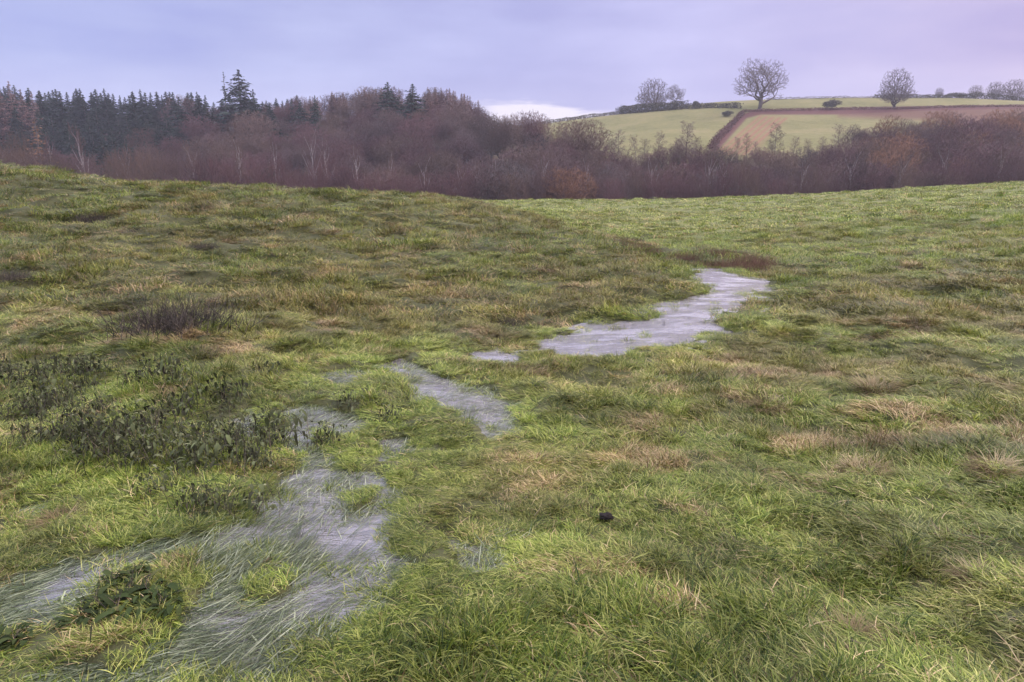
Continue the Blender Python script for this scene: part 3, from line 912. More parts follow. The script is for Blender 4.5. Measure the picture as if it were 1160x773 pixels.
# --- strip of wood below the hill
CANR = [(590, 142), (620, 136), (650, 137), (700, 152), (720, 160), (750, 154), (790, 148), (815, 158), (850, 157), (880, 148), (900, 154), (930, 148), (960, 134), (1000, 127), (1040, 126), (1090, 121), (1130, 120), (1180, 117)]
GR = 'leafless trees of the wood strip below the hill'
for row, (Yr, lowdy, step) in enumerate(((172, 6, 19), (158, 15, 20), (146, 27, 21), (134, 40, 22), (126, 52, 22))):
    px = 600 + row * 4 - (60 if row > 1 else 0)
    while px < 1195:
        tp = interp(px, CANR) + lowdy * (1 if px < 980 else 1.1) + random.uniform(-9, 9)
        tp = min(tp, 206)
        pool = wood_kinds + red_kinds + (grey_kinds if row > 2 else []) + (oran_kinds if random.random() < (.7 if px > 960 else .25) else [])
        if row == 0 and px < 960: pool = spire
        tier = ('in the top row', 'in the second row', 'in the middle', 'low down', 'at the foot')[row]
        spot = ('under the bright gap in the cloud' if px < 630 else 'below the broad round tree' if px < 700 else 'below the green field' if px < 790 else 'below the ploughed strip' if px < 870 else
                'below the pasture beside the strip' if px < 960 else 'below the domed hill tree' if px < 1050 else 'below the right skyline trees' if px < 1120 else 'at the right picture edge')
        lab = 'leafless tree ' + tier + ' of the strip ' + spot
        put(random.choice(pool), 'bare_tree', px, Yr + random.uniform(-5, 5), tp, lab, 'bare tree', GR, random.uniform(1.2, 1.7))
        px += step * random.uniform(.8, 1.3)
big, bigc = env_tree(77, n=2600, base=.16, lobes=[(0, 0, .56, .42, .42), (-.2, 0, .5, .25, .28), (.2, .05, .5, .25, .3)], twig=.0013, spray=3, slen=.035)
kbig = tree_kind('round_tree', big, bigc, M_BARK, M_TWIG)
put(kbig, 'bare_tree', 655, 160, 131, 'broad round leafless tree standing above the wood strip under the hill', 'bare tree', None, 1.35)
for px, tp, sxy, lab in ((700, 146, 1.0, 'slim spiky tree right of the broad round tree above the strip'), (722, 152, 1.0, 'slim spiky tree against the green field, second from the broad round tree'),
        (745, 148, 1.1, 'bushy spiky tree against the middle of the green field'), (778, 136, 1.3, 'tall spiky tree against the green field nearest the ploughed strip'),
        (880, 138, 1.2, 'brown bushy tree in front of the pasture right of the ploughed strip'), (848, 150, .9, 'thin tree in front of the ploughed strip')):
    put(random.choice(spire), 'bare_tree', px, 172, tp, lab, 'bare tree', None, sxy * 1.2)

# --- shrubs along the foot of the wood
def put_bush(mesh, name, part, px, Yd, pyb, pyt, wpx, label, cat, group):
    dx = (px - CX) / F
    z0 = pix(px, pyb, Yd)[2]; zt = pix(px, pyt, Yd)[2]
    x = dx * (Yd * cp_ - (z0 - CAMZ) * sp_)
    z = min(fz_(x, Yd), z0 + 50)
    h = zt - z
    o = link(name, mesh)
    o.location = (x, Yd, z - .1)
    o.rotation_euler = (0, 0, random.uniform(0, 6.28))
    ww = wpx / F * Yd
    o.scale = (ww, ww, h)
    return tag(o, label, cat, group)
GS = 'leafless shrubs along the foot of the wood'
px = -20
while px < 1190:
    wpx = random.uniform(16, 40)
    if px < 500:
        tp = interp(px, [(-20, 168), (60, 172), (110, 192), (150, 185), (240, 186), (285, 192), (330, 190), (400, 190), (450, 198), (500, 206)])
        mesh = random.choice(shrub_red if px > 220 else shrub_grey)
        lab = 'low reddish brown leafless thicket along the field edge at the knoll foot' if px > 220 else 'low grey brown leafless thicket behind the left hill crest'
    else:
        tp = interp(px, [(500, 206), (560, 196), (700, 200), (900, 196), (1050, 190), (1190, 180)])
        mesh = random.choice(shrub_red + shrub_grey)
        lab = 'low leafless thicket along the far edge of the field below the hill' if px < 950 else 'low leafless thicket behind the field edge at the far right'
    near_ = [(25, 'at the left picture edge'), (80, 'below the orange larch'), (125, 'left of the dark evergreen bush'), (175, 'right of the dark evergreen bush'), (235, 'left of the tallest fir'), (290, 'below the tallest fir'),
             (345, 'right of the narrow evergreen bush'), (400, 'below the forked birch'), (450, 'below the two knoll pines'), (500, 'at the right end of the knoll foot'), (560, 'by the row of white birches'), (620, 'below the bright gap'),
             (690, 'below the broad round tree'), (750, 'below the domed tree by the hedge'), (810, 'left of the pale twin stems'), (860, 'right of the pale twin stems'), (915, 'below the pasture'), (980, 'below the tilled field'),
             (1040, 'below the orange tree'), (1100, 'below the flat topped evergreen'), (1300, 'at the right picture edge')]
    lab = ('low leafless thicket ' if px > 500 else 'low reddish leafless thicket ' if px > 220 else 'low grey brown leafless thicket ') + next(b for a, b in near_ if px < a)
    put_bush(mesh, 'shrub', None, px, 122 + random.uniform(-4, 4), 215, tp + random.uniform(-9, 12), wpx * 1.1, lab, 'shrub', GS)
    px += random.uniform(11, 19)
for px, Yd, tp, wpx, ms, lab in ((130, 135, 176, 34, bush_ev[0], 'dark evergreen bush behind the left hill crest'), (303, 126, 172, 24, bush_ev[1], 'narrow dark evergreen bush beside the red thicket'),
                         (500, 124, 203, 18, bush_ev[0], 'small dark round bush at the right end of the red thicket'), (1083, 160, 127, 32, bush_flat, 'dark flat topped evergreen in the wood at the right'),
                         (440, 205, 92, 16, bush_ev[1], None)):
    if lab: put_bush(ms, 'evergreen_bush', None, px, Yd, 215, tp, wpx, lab, 'bush', None)

# --- trees and hedges on the hill
def oak(seed, **kw):
    return bare_tree(seed, **kw)
T, Cn = env_tree(31, n=1150, base=.20, lobes=[(0, 0, .55, .26, .30), (.24, 0, .80, .20, .18), (-.05, .1, .78, .22, .20), (-.32, 0, .50, .18, .15), (-.25, -.1, .66, .2, .16), (.30, .1, .48, .18, .13), (.38, 0, .62, .16, .15), (0, -.2, .5, .2, .2), (.05, .25, .5, .2, .2), (-.42, 0, .34, .12, .09), (.33, 0, .30, .12, .08)], twig=.0017, alpha=.42, spray=2, slen=.04, expo=2.1, wob=.03)
kA = tree_kind('hill_tree_large', T, Cn, M_BARK, M_TWIGG)
T, Cn = env_tree(44, n=1700, base=.14, lobes=[(0, 0, .5, .40, .48), (0, 0, .36, .46, .20)], twig=.0020, alpha=.5, spray=2, slen=.035)
kB = tree_kind('hill_tree_domed', T, Cn, M_BARK, M_TWIGG)
T, Cn = env_tree(47, n=1500, base=.10, lobes=[(0, 0, .5, .52, .48), (-.1, 0, .35, .5, .22)], twig=.0024, alpha=.5, spray=2, slen=.04)
kC = tree_kind('hill_tree_round', T, Cn, M_BARK, M_TWIGG)
def put_hill(k, name, px, Yd, pyb, pyt, label, cat='bare tree', group=None, sxy=1.0, rz=0):
    p = pix(px, pyb, Yd); z = fz_(p[0], Yd)
    h = pix(px, pyt, Yd)[2] - z
    return place_tree(k, name, p[0], Yd, z, h + .15, rz, label, cat, group, sxy)
put_hill(kA, 'hill_tree', 860, 268, 124, 64, 'largest leafless tree on the hill with open branching crown', sxy=1.38, rz=.6)
put_hill(kB, 'hill_tree', 1013, 268, 122, 76, 'leafless tree with an even domed crown, right of the largest hill tree', sxy=1.0)
put_hill(kC, 'hill_tree', 740, 296, 121, 88, 'round crowned leafless tree above the dark hedge on the left of the hill', sxy=1.0)
put_hill(kA, 'hill_tree', 765, 297, 121, 95, 'faint open leafless tree touching the round crowned tree', sxy=1.05, rz=2)
for px, tp, s, lab in ((1104, 96, 1.0, 'leafless tree on the right skyline, leftmost of the three last ones'), (1126, 92, .95, 'slimmer leafless tree on the right skyline, middle of the three last ones'),
                       (1147, 89, 1.0, 'leafless tree on the right skyline, last and tallest before the picture edge'), (1063, 99, .8, 'tiny faint tree on the skyline right of the domed tree')):
    put_hill(kC, 'hill_tree', px, 300, 114, tp, lab, sxy=s, rz=px)

def hedge(name, path, Yd, hgt, wid, matS, label, dens=16, sz=.35):
    """a hedge following the hill between photograph columns; path of (px, Y)"""
    P = []
    for px, Yh_ in path:
        x = (px - CX) / F * (Yh_ * cp_ - (fz_((px - CX) / F * Yh_, Yh_) - CAMZ) * sp_)
        P.append((x, Yh_))
    P = np.array(P); cen = []
    for a, b in zip(P[:-1], P[1:]):
        L = np.hypot(*(b - a)); n = int(L * dens * hgt * 3)
        t = rng.random(n); q = a + (b - a) * t[:, None]
        off = rng.normal(size=(n, 2)) * wid * .4
        xy = q + off
        zz = zbase(xy[:, 0], xy[:, 1])
        top = hgt * (0.55 + 0.75 * fbm(xy[:, 0], xy[:, 1], 4.0, 3, 8))
        cen.append(np.stack([xy[:, 0], xy[:, 1], zz - .2 + (top + .2) * rng.random(n)], 1))
    cen = np.concatenate(cen)
    o = link(name, leaves_mesh(name, cen, rng.uniform(.6, 1.3, len(cen)) * sz, [matS]))
    return tag(o, label, 'hedge')
hedge('hedge', [(702, 297), (720, 292), (745, 288), (775, 284)], 0, 3.0, 2.4, M_HEDGE, 'dark thick hedge under the round crowned hill tree', 34, .5)
hedge('hedge', [(775, 284), (800, 280), (838, 274)], 0, 1.8, 1.8, M_HEDGE, 'thin dark hedge running from the thick hedge towards the largest hill tree', 26, .45)
hedge('hedge', [(545, 300), (600, 300), (650, 300), (702, 297)], 0, 1.5, 1.5, M_HEDGE, 'low dark hedge climbing the left skyline of the hill', 26, .4)
hedge('hedge', [(868, 297), (920, 297), (990, 297)], 0, 0.9, .8, M_HEDGE, 'ragged low hedge along the skyline between the two big hill trees', 14, .35)
hedge('hedge', [(990, 297), (1050, 297), (1080, 297)], 0, 1.5, 1.5, M_HEDGE, 'dark hedge along the skyline right of the domed hill tree', 26, .4)
hedge('hedge', [(1080, 297), (1130, 297), (1175, 297)], 0, 2.0, 1.8, M_HEDGE, 'dark hedge under the last trees of the right skyline', 26, .4)
hedge('hedge', [(806, 188), (816, 212), (828, 240), (842, 264)], 0, .9, 1.3, M_HEDGER, 'dark reddish hedge running down the left side of the ploughed strip', 34, .4)
hedge('hedge', [(842, 266), (900, 266), (1000, 266), (1100, 268), (1200, 270)], 0, .8, 1.2, M_HEDGER, 'long dark red hedge bank crossing the hill behind the ploughed strip', 26, .4)
def put_hb(mesh, px, Yd, pyb, pyt, wpx, label):
    p = pix(px, pyb, Yd); z = fz_(p[0], Yd)
    o = link('hill_bush', mesh); o.location = (p[0], Yd, z - .2)
    ww = wpx / F * Yd * 1.1; o.scale = (ww, ww, pix(px, pyt, Yd)[2] - z)
    tag(o, label, 'bush')
put_hb(bush_hedge[0], 788, 280, 121, 112, 9, 'small dark round bush at the end of the thick hedge')
put_hb(bush_hedge[1], 943, 268, 124, 111, 20, 'domed olive brown bush on the hill between the two big trees')
put_hb(bush_hedge[0], 1078, 300, 113, 104, 16, 'dark bush on the skyline between the domed tree and the last three')
put_hb(bush_hedge[1], 1090, 300, 113, 106, 10, 'smaller dark bush beside the skyline bush at right')
put_hb(bush_hedge[1], 824, 258, 141, 124, 13, 'dark bush at the bend of the reddish hedge')

# ------------------------------------------------------------------ grass clumps
def blades(seed, n, rad, L, wd, lean, curl, az_mode, seg=4, flat=False, zoff=-0.01):
    rd = np.random.default_rng(seed)
    th = rd.uniform(0, 6.283, n); rr = rad * np.sqrt(rd.random(n))
    bx, by = rr * np.cos(th), rr * np.sin(th)
    if az_mode == 'radial': az_ = th + rd.normal(0, .6, n)
    elif az_mode == 'comb': az_ = rd.normal(0, .65, n)
    elif az_mode == 'flow': az_ = rd.normal(0, .22, n)
    else: az_ = rd.uniform(0, 6.283, n)
    Ln = rd.uniform(L[0], L[1], n); W_ = rd.uniform(.7, 1.3, n) * wd
    inc = R(90) - np.radians(rd.uniform(lean[0], lean[1], n))       # inclination above horizontal
    cu = np.radians(rd.uniform(curl[0], curl[1], n))
    P = np.zeros((n, seg + 1, 3)); P[:, 0] = np.stack([bx, by, np.full(n, zoff)], 1)
    side = rd.normal(0, .25, n)
    for s in range(seg):
        a = inc - cu * (s / seg)
        if flat: a = np.zeros(n) + rd.normal(0, .05, n)
        az2 = az_ + side * s / seg
        step = np.stack([np.cos(a) * np.cos(az2), np.cos(a) * np.sin(az2), np.sin(a)], 1) * (Ln / seg)[:, None]
        P[:, s + 1] = P[:, s] + step
        if not flat: P[:, s + 1, 2] = np.maximum(P[:, s + 1, 2], .004 + .02 * rd.random(n))
    sd_ = np.stack([-np.sin(az_), np.cos(az_), rd.normal(0, .35, n)], 1)
    V_ = []
    for s in range(seg + 1):
        f = s / seg
        wv = W_ * (0.7 + 0.5 * f if f < .4 else (1.15 * (1 - f) / .6 + .06))
        V_.append(P[:, s] - sd_ * wv[:, None] / 2); V_.append(P[:, s] + sd_ * wv[:, None] / 2)
    V_ = np.stack(V_, 1)
    m = 2 * (seg + 1)
    idx = np.arange(n)[:, None] * m
    Fs = np.concatenate([np.concatenate([idx + 2*s, idx + 2*s+1, idx + 2*s+3, idx + 2*s+2], 1) for s in range(seg)])
    me_ = mesh_from('grass_blades', V_.reshape(-1, 3), Fs, [M_GRASS])
    c_ = np.zeros((n, m, 4)); c_[..., 0] = rd.random(n)[:, None]; c_[..., 2] = rd.random(n)[:, None]; c_[..., 3] = 1
    c_[..., 1] = np.repeat(np.arange(seg + 1) / seg, 2)[None]
    attr(me_, 'bl', 'FLOAT_COLOR', c_.reshape(-1, 4))
    return me_

clump_col = bpy.data.collections.new('grass_clumps')     # the tufts that the meadow repeats
protos = [
 blades(1, 80, .12, (.07, .17), .0042, (35, 70), (40, 80), 'comb'),
 blades(2, 80, .12, (.07, .19), .0040, (45, 80), (30, 70), 'comb'),
 blades(3, 70, .11, (.06, .15), .0045, (25, 65), (40, 100), 'comb'),
 blades(4, 60, .06, (.08, .17), .0042, (10, 45), (30, 80), 'radial'),      # 3 tuft
 blades(5, 60, .07, (.07, .16), .0040, (10, 60), (30, 90), 'any'),         # 4 tuft
 blades(6, 40, .15, (.06, .20), .0028, (88, 92), (0, 1), 'flow', seg=5, flat=True, zoff=.006),   # 5 floating
 blades(7, 26, .15, (.06, .18), .0030, (80, 92), (0, 8), 'comb', seg=4, flat=True, zoff=.008),    # 6 floating loose
 blades(8, 90, .26, (.10, .22), .0085, (30, 75), (30, 80), 'comb', seg=3),  # 7 mid
 blades(9, 80, .20, (.09, .20), .0085, (10, 55), (30, 80), 'any', seg=3),   # 8 mid tuft
 blades(10, 100, .55, (.12, .24), .022, (25, 75), (20, 70), 'comb', seg=2), # 9 far
 blades(11, 90, .45, (.12, .24), .022, (10, 55), (20, 70), 'any', seg=2),   # 10 far tuft
]
for i, me_ in enumerate(protos):
    o = bpy.data.objects.new('grass_clump_%02d' % i, me_); clump_col.objects.link(o)

def scatter(name, pos, rot, scl, idx, tint, label=None):
    me_ = bpy.data.meshes.new(name)
    me_.vertices.add(len(pos)); me_.vertices.foreach_set('co', np.asarray(pos, np.float32).ravel())
    attr(me_, 'rot', 'FLOAT_VECTOR', rot); attr(me_, 'scl', 'FLOAT_VECTOR', scl); attr(me_, 'idx', 'INT', idx); attr(me_, 'tint', 'FLOAT_VECTOR', tint)
    o = link(name, me_)
    ng = bpy.data.node_groups.new(name + '_scatter', 'GeometryNodeTree')
    ng.interface.new_socket('Geometry', in_out='INPUT', socket_type='NodeSocketGeometry')
    ng.interface.new_socket('Geometry', in_out='OUTPUT', socket_type='NodeSocketGeometry')
    N, Lk = ng.nodes, ng.links
    gi, go = N.new('NodeGroupInput'), N.new('NodeGroupOutput')
    ci = N.new('GeometryNodeCollectionInfo'); ci.inputs['Collection'].default_value = clump_col
    ci.inputs['Separate Children'].default_value = True; ci.inputs['Reset Children'].default_value = True
    ip = N.new('GeometryNodeInstanceOnPoints'); ip.inputs['Pick Instance'].default_value = True
    def na(nm, typ):
        n = N.new('GeometryNodeInputNamedAttribute'); n.data_type = typ; n.inputs[0].default_value = nm
        return next(s for s in n.outputs if s.enabled and s.name == 'Attribute')
    er = N.new('FunctionNodeEulerToRotation')
    Lk.new(na('rot', 'FLOAT_VECTOR'), er.inputs[0])
    Lk.new(gi.outputs[0], ip.inputs['Points']); Lk.new(ci.outputs[0], ip.inputs['Instance'])
    Lk.new(na('idx', 'INT'), ip.inputs['Instance Index'])
    Lk.new(er.outputs[0], ip.inputs['Rotation']); Lk.new(na('scl', 'FLOAT_VECTOR'), ip.inputs['Scale'])
    Lk.new(ip.outputs[0], go.inputs[0])
    md = o.modifiers.new('scatter', 'NODES'); md.node_group = ng
    tag(o, label, None, None, 'stuff')
    return o

def in_view(x, y, margin=1.3):
    return np.abs(x) < (np.maximum(y, 0) + 0.9) * 0.78 + margin

def make_tint(x, y):
    n = len(x)
    zg = zbase(x, y)
    px_, py_ = proj(x, y, zg)
    A = fbm(x, y, 1.3, 3, 51); B = fbm(x, y, 0.45, 2, 61); D = fbm(x, y, 6, 3, 71)
    dead = 0.07 + 0.7 * sst(B, .66, .80) + 0.45 * sst(fbm(x, y, .22, 2, 66), .68, .85) + 0.10 * sst(A, .6, .85) * (y < 30)
    xl = np.interp(y, [6, 8, 10, 12.9, 13.9, 17, 21, 28, 31, 36], [-3, -.3, 1.2, 3.2, 3.8, 3.6, 3.0, .7, -3, -60])
    lh = sst(x - xl, .7, -1.2) * sst(y, 6.5, 9)         # the rough left hill, up to the fold of the valley
    dead = dead + .05 * lh; fr_ = np.maximum(sst(y, 34, 40), .75 * sst(y, 14, 21) * sst(x - xl, 0, 1.5))                            # the far field is shorter and fresher
    dead = dead * (1 - .5 * fr_)
    olive = sst(0.45 * A + 0.25 * B + 0.3 * D, .40, .66) * (1 - .45 * fr_) + .20 * lh + .05
    bri = 0.26 + 1.45 * fbm(x, y, .42, 3, 81) + .30 * fr_ - .03 * lh
    # the grass grows fresher by the water, coarser and greyer-green on the left bank
    sdw = water_sd(x, y)
    wet = sst(sdw, .9, .0) * (y < 18)
    dead *= 1 - .6 * wet; olive *= 1 - .7 * wet; bri *= 1 + .22 * wet
    leftd = sst(px_, 420, 100) * sst(y, 3.2, 5)
    bri *= 1 - .06 * leftd
    olive = olive * (1 - .3 * leftd)
    dk = np.exp(-((px_ - 145) / 55) ** 2 - ((py_ - 692) / 26) ** 2)           # dead straw is scarce among the docks
    dead = dead * (1 - .9 * dk); bri = bri * (1 - .3 * dk)
    bri *= np.exp(rng.normal(0, .13, n))
    return np.stack([np.clip(dead + rng.normal(0, .05, n), 0, 1), np.clip(bri, .3, 1.8), np.clip(olive + rng.normal(0, .1, n), 0, 1)], 1)

def flow_yaw(x, y):
    return (fbm(x, y, 1.1, 2, 91) - .5) * 7.0 + (fbm(x, y, .4, 2, 95) - .5) * 4.0 + 2.6

def field(dens, y0, y1, pool, sc, seed, probs=None, wetcut=0.0, xm=0.35):
    r_ = np.random.default_rng(seed)
    hw = (y1 + .9) * .78 + xm
    n = int(dens * 2 * hw * (y1 - y0))
    x = r_.uniform(-hw, hw, n); y = r_.uniform(y0, y1, n)
    k = in_view(x, y, xm); x, y = x[k], y[k]
    sdw = water_sd(x, y)
    k = (sdw > wetcut + .01 - .13 * r_.random(len(x)) ** 2) 
    wetm = (y < 17) & (np.abs(sdw) < .5)
    dry = np.zeros(len(x), bool)
    dry[wetm] = zground(x[wetm], y[wetm], sdw[wetm]) > zbase(x[wetm], y[wetm]) + .030
    k = k | dry
    x, y, sdw = x[k], y[k], sdw[k]
    return x, y, sdw, r_

PS, RT, SC, IX, TN = [], [], [], [], []
def emit(x, y, z, yaw, s, idx, tint, tilt=0.12, sz_=None):
    n = len(x)
    PS.append(np.stack([x, y, z], 1))
    RT.append(np.stack([rng.normal(0, tilt, n), rng.normal(0, tilt, n), yaw], 1))
    s3 = np.stack([s, s, s if sz_ is None else s * sz_], 1)
    SC.append(s3); IX.append(idx); TN.append(tint)
def bands(y0, y1, dens, pool, p, s0, seed, xm=1.3):
    x, y, sdw, r_ = field(dens, y0, y1, pool, s0, seed, xm=xm)
    n = len(x)
    yaw = flow_yaw(x, y) + r_.normal(0, .6, n)
    idx = r_.choice(pool, n, p=p)
    wl = np.where(y < 18, sst(sdw, .02, .45), 1.0)
    s = s0 * r_.uniform(.7, 1.3, n) * (0.75 + .5 * fbm(x, y, .8, 2, 15)) * (.75 + .25 * wl)
    emit(x, y, zground(x, y, sdw), yaw, s, idx, make_tint(x, y), sz_=r_.uniform(.45, .95, n) * (.75 + .25 * wl) * (.6 + .8 * sst(fbm(x, y, .7, 2, 19), .35, .75)))
    return n
cnt = 0
cnt += bands(1.1, 4.5, 430, [0, 1, 2, 3, 4], [.20, .20, .2, .20, .20], .66, 1)
cnt += bands(4.5, 9.0, 200, [0, 1, 2, 3, 4], [.20, .20, .2, .20, .20], .80, 2)
cnt += bands(9.0, 16, 48, [7, 8], [.5, .5], .85, 3, 1.6)
cnt += bands(16, 34, 18, [7, 8], [.5, .5], 1.15, 4, 2)
cnt += bands(34, 55, 4.5, [9, 10], [.6, .4], .9, 5, 3)
cnt += bands(55, 100, 1.6, [9, 10], [.6, .4], 1.05, 6, 4)
print('GRASS CLUMPS', cnt)
scatter('grass', np.concatenate(PS), np.concatenate(RT), np.concatenate(SC), np.concatenate(IX), np.concatenate(TN))

# drowned and floating grass
PS, RT, SC, IX, TN = [], [], [], [], []
r_ = np.random.default_rng(77)
n = 42000
x = r_.uniform(-3.4, 2, n); y = r_.uniform(1.5, 6.8, n)
sdw = water_sd(x, y)
px_, py_ = proj(x, y, zbase(x, y))
cover = fbm(x, y, .5, 3, 101)
near_edge = sst(sdw, -.30, -.02)
reg = sst(py_, 600, 660) * sst(px_, 420, 330)
want = 0.02 + .40 * near_edge * (.35 + .65 * reg) + .8 * sst(cover, .44, .66) * (.12 + .88 * reg)
clear = in_poly(px_, py_, [(250, 600), (330, 610), (430, 610), (430, 680), (375, 665), (330, 640), (260, 640)], 14.)
clear2 = in_poly(px_, py_, [(40, 668), (130, 648), (170, 660), (90, 690), (30, 705)], 14.)
want *= 1 - .9 * np.maximum(clear, clear2)
k = (sdw < .06) & (r_.random(n) < want * .34) & in_view(x, y)
x, y, px_, sdw = x[k], y[k], px_[k], sdw[k]
yaw = np.where(px_ < 215, R(36), R(64)) + (fbm(x, y, .6, 2, 111) - .5) * 1.5
idx = r_.choice([5, 6, 1, 2], len(x), p=[.52, .34, .08, .06])
s = r_.uniform(.7, 1.25, len(x))
t3 = np.stack([np.full(len(x), .18), 2.0 + r_.uniform(.5, 1.25, len(x)), r_.random(len(x))], 1)
zz = zbase(x, y) + .031
zz = np.where(idx < 5, zz - .03, zz + .003)
emit(x, y, zz, yaw, s, idx, t3, tilt=.01)
n = 16000
x = r_.uniform(-3.4, 2.2, n); y = r_.uniform(1.6, 7.2, n); sdw = water_sd(x, y)
k = (sdw < .03) & in_view(x, y) & (r_.random(n) < .55 * sst(sdw, -.13, .0) + .35 * sst(fbm(x, y, .33, 2, 117), .62, .74))
x, y = x[k], y[k]
t3 = make_tint(x, y); t3[:, 0] *= .5
emit(x, y, zbase(x, y) + .012, flow_yaw(x, y), r_.uniform(.35, .7, len(x)), r_.choice([0, 1, 2, 3, 4], len(x)), t3, tilt=.15)
# far pond: a few loose blades and tufts standing in it
n = 3000
x = r_.uniform(-1.5, 6.5, n); y = r_.uniform(6.5, 15, n); sdw = water_sd(x, y)
k = (sdw < .02) & (r_.random(n) < (.015 + .9 * sst(sdw, -.22, 0) + .8 * sst(fbm(x, y, .5, 2, 7), .56, .68)))
x, y = x[k], y[k]
t3 = make_tint(x, y)
emit(x, y, zbase(x, y) + .0, flow_yaw(x, y), r_.uniform(.5, .9, len(x)), r_.choice([3, 4, 0], len(x)), t3, tilt=.1)
scatter('drowned_grass', np.concatenate(PS), np.concatenate(RT), np.concatenate(SC), np.concatenate(IX), np.concatenate(TN))

# ------------------------------------------------------------------ small plants
def leaf_blade(V, Fc, base, d, L, wd, sag, rd, rows=5):
    """an oblong pointed leaf, folded along its rib"""
    d = Vector(d).normalized(); s = d.cross(Vector((0, 0, 1)))
    s = s.normalized() if s.length > .01 else Vector((1, 0, 0))
    p = Vector(base); i0 = len(V)
    for k in range(rows + 1):
        f = k / rows
        wv = wd * (math.sin(math.pi * min(1, f * .92 + .06)) ** .75) * .5 * (1 + rd.uniform(-.12, .12))
        if k == rows: wv = wd * .03
        up_ = Vector((0, 0, wv * .35))
        V += [tuple(p - s * wv + up_), tuple(p), tuple(p + s * wv + up_)]
        if k:
            a = i0 + 3 * (k - 1)
            Fc += [(a, a + 1, a + 4, a + 3), (a + 1, a + 2, a + 5, a + 4)]
        d = (d + Vector((0, 0, -sag / rows))).normalized()
        p = p + d * (L / rows)
def leaf_mesh(name, rd, n, L, W_, tilt, sag, rad, matS, stems=0, H=0.0):
    V, Fc, rn = [], [], []
    for i in range(n):
        th = rd.uniform(0, 6.283); ti = R(rd.uniform(*tilt))
        h = rd.random() * H; rr = rd.random() * rad
        base_ = (rr * math.cos(th + 1), rr * math.sin(th + 1), h)
        n0 = len(V)
        leaf_blade(V, Fc, base_, (math.cos(th) * math.cos(ti), math.sin(th) * math.cos(ti), math.sin(ti)), rd.uniform(*L), rd.uniform(*W_), sag, rd)
        rn += [rd.random()] * (len(V) - n0)
    me_ = mesh_from(name, V, Fc, [matS], True)
    attr(me_, 'rnd', 'FLOAT', rn)
    return me_
def stem_mesh(name, rd, n, H, rad, tilt, r, matS, curve=.3):
    segs = []
    for i in range(n):
        th = rd.uniform(0, 6.283); ti = rd.uniform(*tilt)
        d = Vector((math.cos(th) * math.sin(ti), math.sin(th) * math.sin(ti), math.cos(ti)))
        p = Vector((rd.gauss(0, rad), rd.gauss(0, rad), -.01)); L = rd.uniform(.55, 1) * H
        for k in range(4):
            d = (d + Vector((rd.gauss(0, curve * .3), rd.gauss(0, curve * .3), -curve * .12))).normalized()
            q = p + d * L / 4
            segs.append((*p, *q, r * (1 - k * .2), r * (1 - (k + 1) * .2))); p = q
    return tubes(name, segs, [matS], 3)
rd = random.Random(5)
def plant_at(name, px, py, label, cat, group, leaf=None, stem=None, scale=1.0, rz=None, dz=0.0):
    gp = ground_pt(px, py)
    z = gz(gp[0], gp[1])
    o = empty(name, (gp[0], gp[1], z + dz), rd.uniform(0, 6.28) if rz is None else rz)
    o.scale = (scale,) * 3
    tag(o, label, cat, group)
    if leaf: link('leaves', leaf, o)
    if stem: link('stems', stem, o)
    return o
dock_l = [leaf_mesh('dock_leaves', rd, 44, (.035, .10), (.014, .030), (-10, 60), 1.5, .08, M_DOCK) for _ in range(3)]
dock_s = [stem_mesh('dock_stems', rd, 5, .10, .015, (.1, .6), .002, M_DEAD) for _ in range(2)]
net_l = [leaf_mesh('weed_leaves', rd, rd.choice((70, 50, 95)), (.014, .060), (.006, .024), (-80, 60), 1.6, .15, M_NETTLE, H=rd.uniform(.10, .17)) for _ in range(6)]
net_s = [stem_mesh('weed_stems', rd, 22, .20, .08, (.05, .7), .0022, M_DEAD) for _ in range(2)]
for j, (px, py, sc, lab) in enumerate(((112, 700, 1.0, 'broad leaved dock plant at the left end of the clump in the floodwater'), (140, 708, 1.15, 'broad leaved dock plant in front in the middle of the flooded clump'),
        (170, 692, 1.0, 'broad leaved dock plant at the right end of the flooded clump'), (135, 676, .9, 'darker dock plant at the back of the flooded clump'),
        (100, 684, .8, 'small dock plant at the back left corner of the flooded clump'), (188, 706, .8, 'small dock plant at the front right corner of the flooded clump'),
        (155, 672, .7, 'small upright dock plant behind the right end of the flooded clump'), (96, 716, .75, 'small dock plant at the front left corner of the flooded clump'), (150, 694, .9, 'dock plant buried in the very centre of the flooded clump'),
        (20, 745, .8, 'small dock plant in the grass at the bottom left corner'))):
    plant_at('dock_plant', px, py, lab, 'dock plant', 'dock plants by the floodwater', dock_l[j % 3], dock_s[j % 2], sc, dz=.018)
# single dark leaves standing in the water
for px, py, L_, lab in ((186, 757, .085, 'single olive dock leaf sticking up out of the foreground water'), (106, 757, .075, 'single blackened leaf standing at the water edge, left of the olive leaf'),
                    (98, 775, .06, 'blackened leaf at the bottom edge of the picture near the left corner')):
    V, Fc = [], []
    leaf_blade(V, Fc, (0, 0, 0), (.15, .1, 1), L_, .034, .15, rd)
    me_ = mesh_from('standing_leaf', V, Fc, [M_DOCK if L_ > .08 else M_NETTLE], True); attr(me_, 'rnd', 'FLOAT', [.55 if L_ > .08 else .02] * len(V))
    sf = None
    gp = ground_pt(px, py); o = link('standing_leaf', me_); o.location = (gp[0], gp[1], gz(*gp[:2]) + .03)
    tag(o, lab, 'leaf')
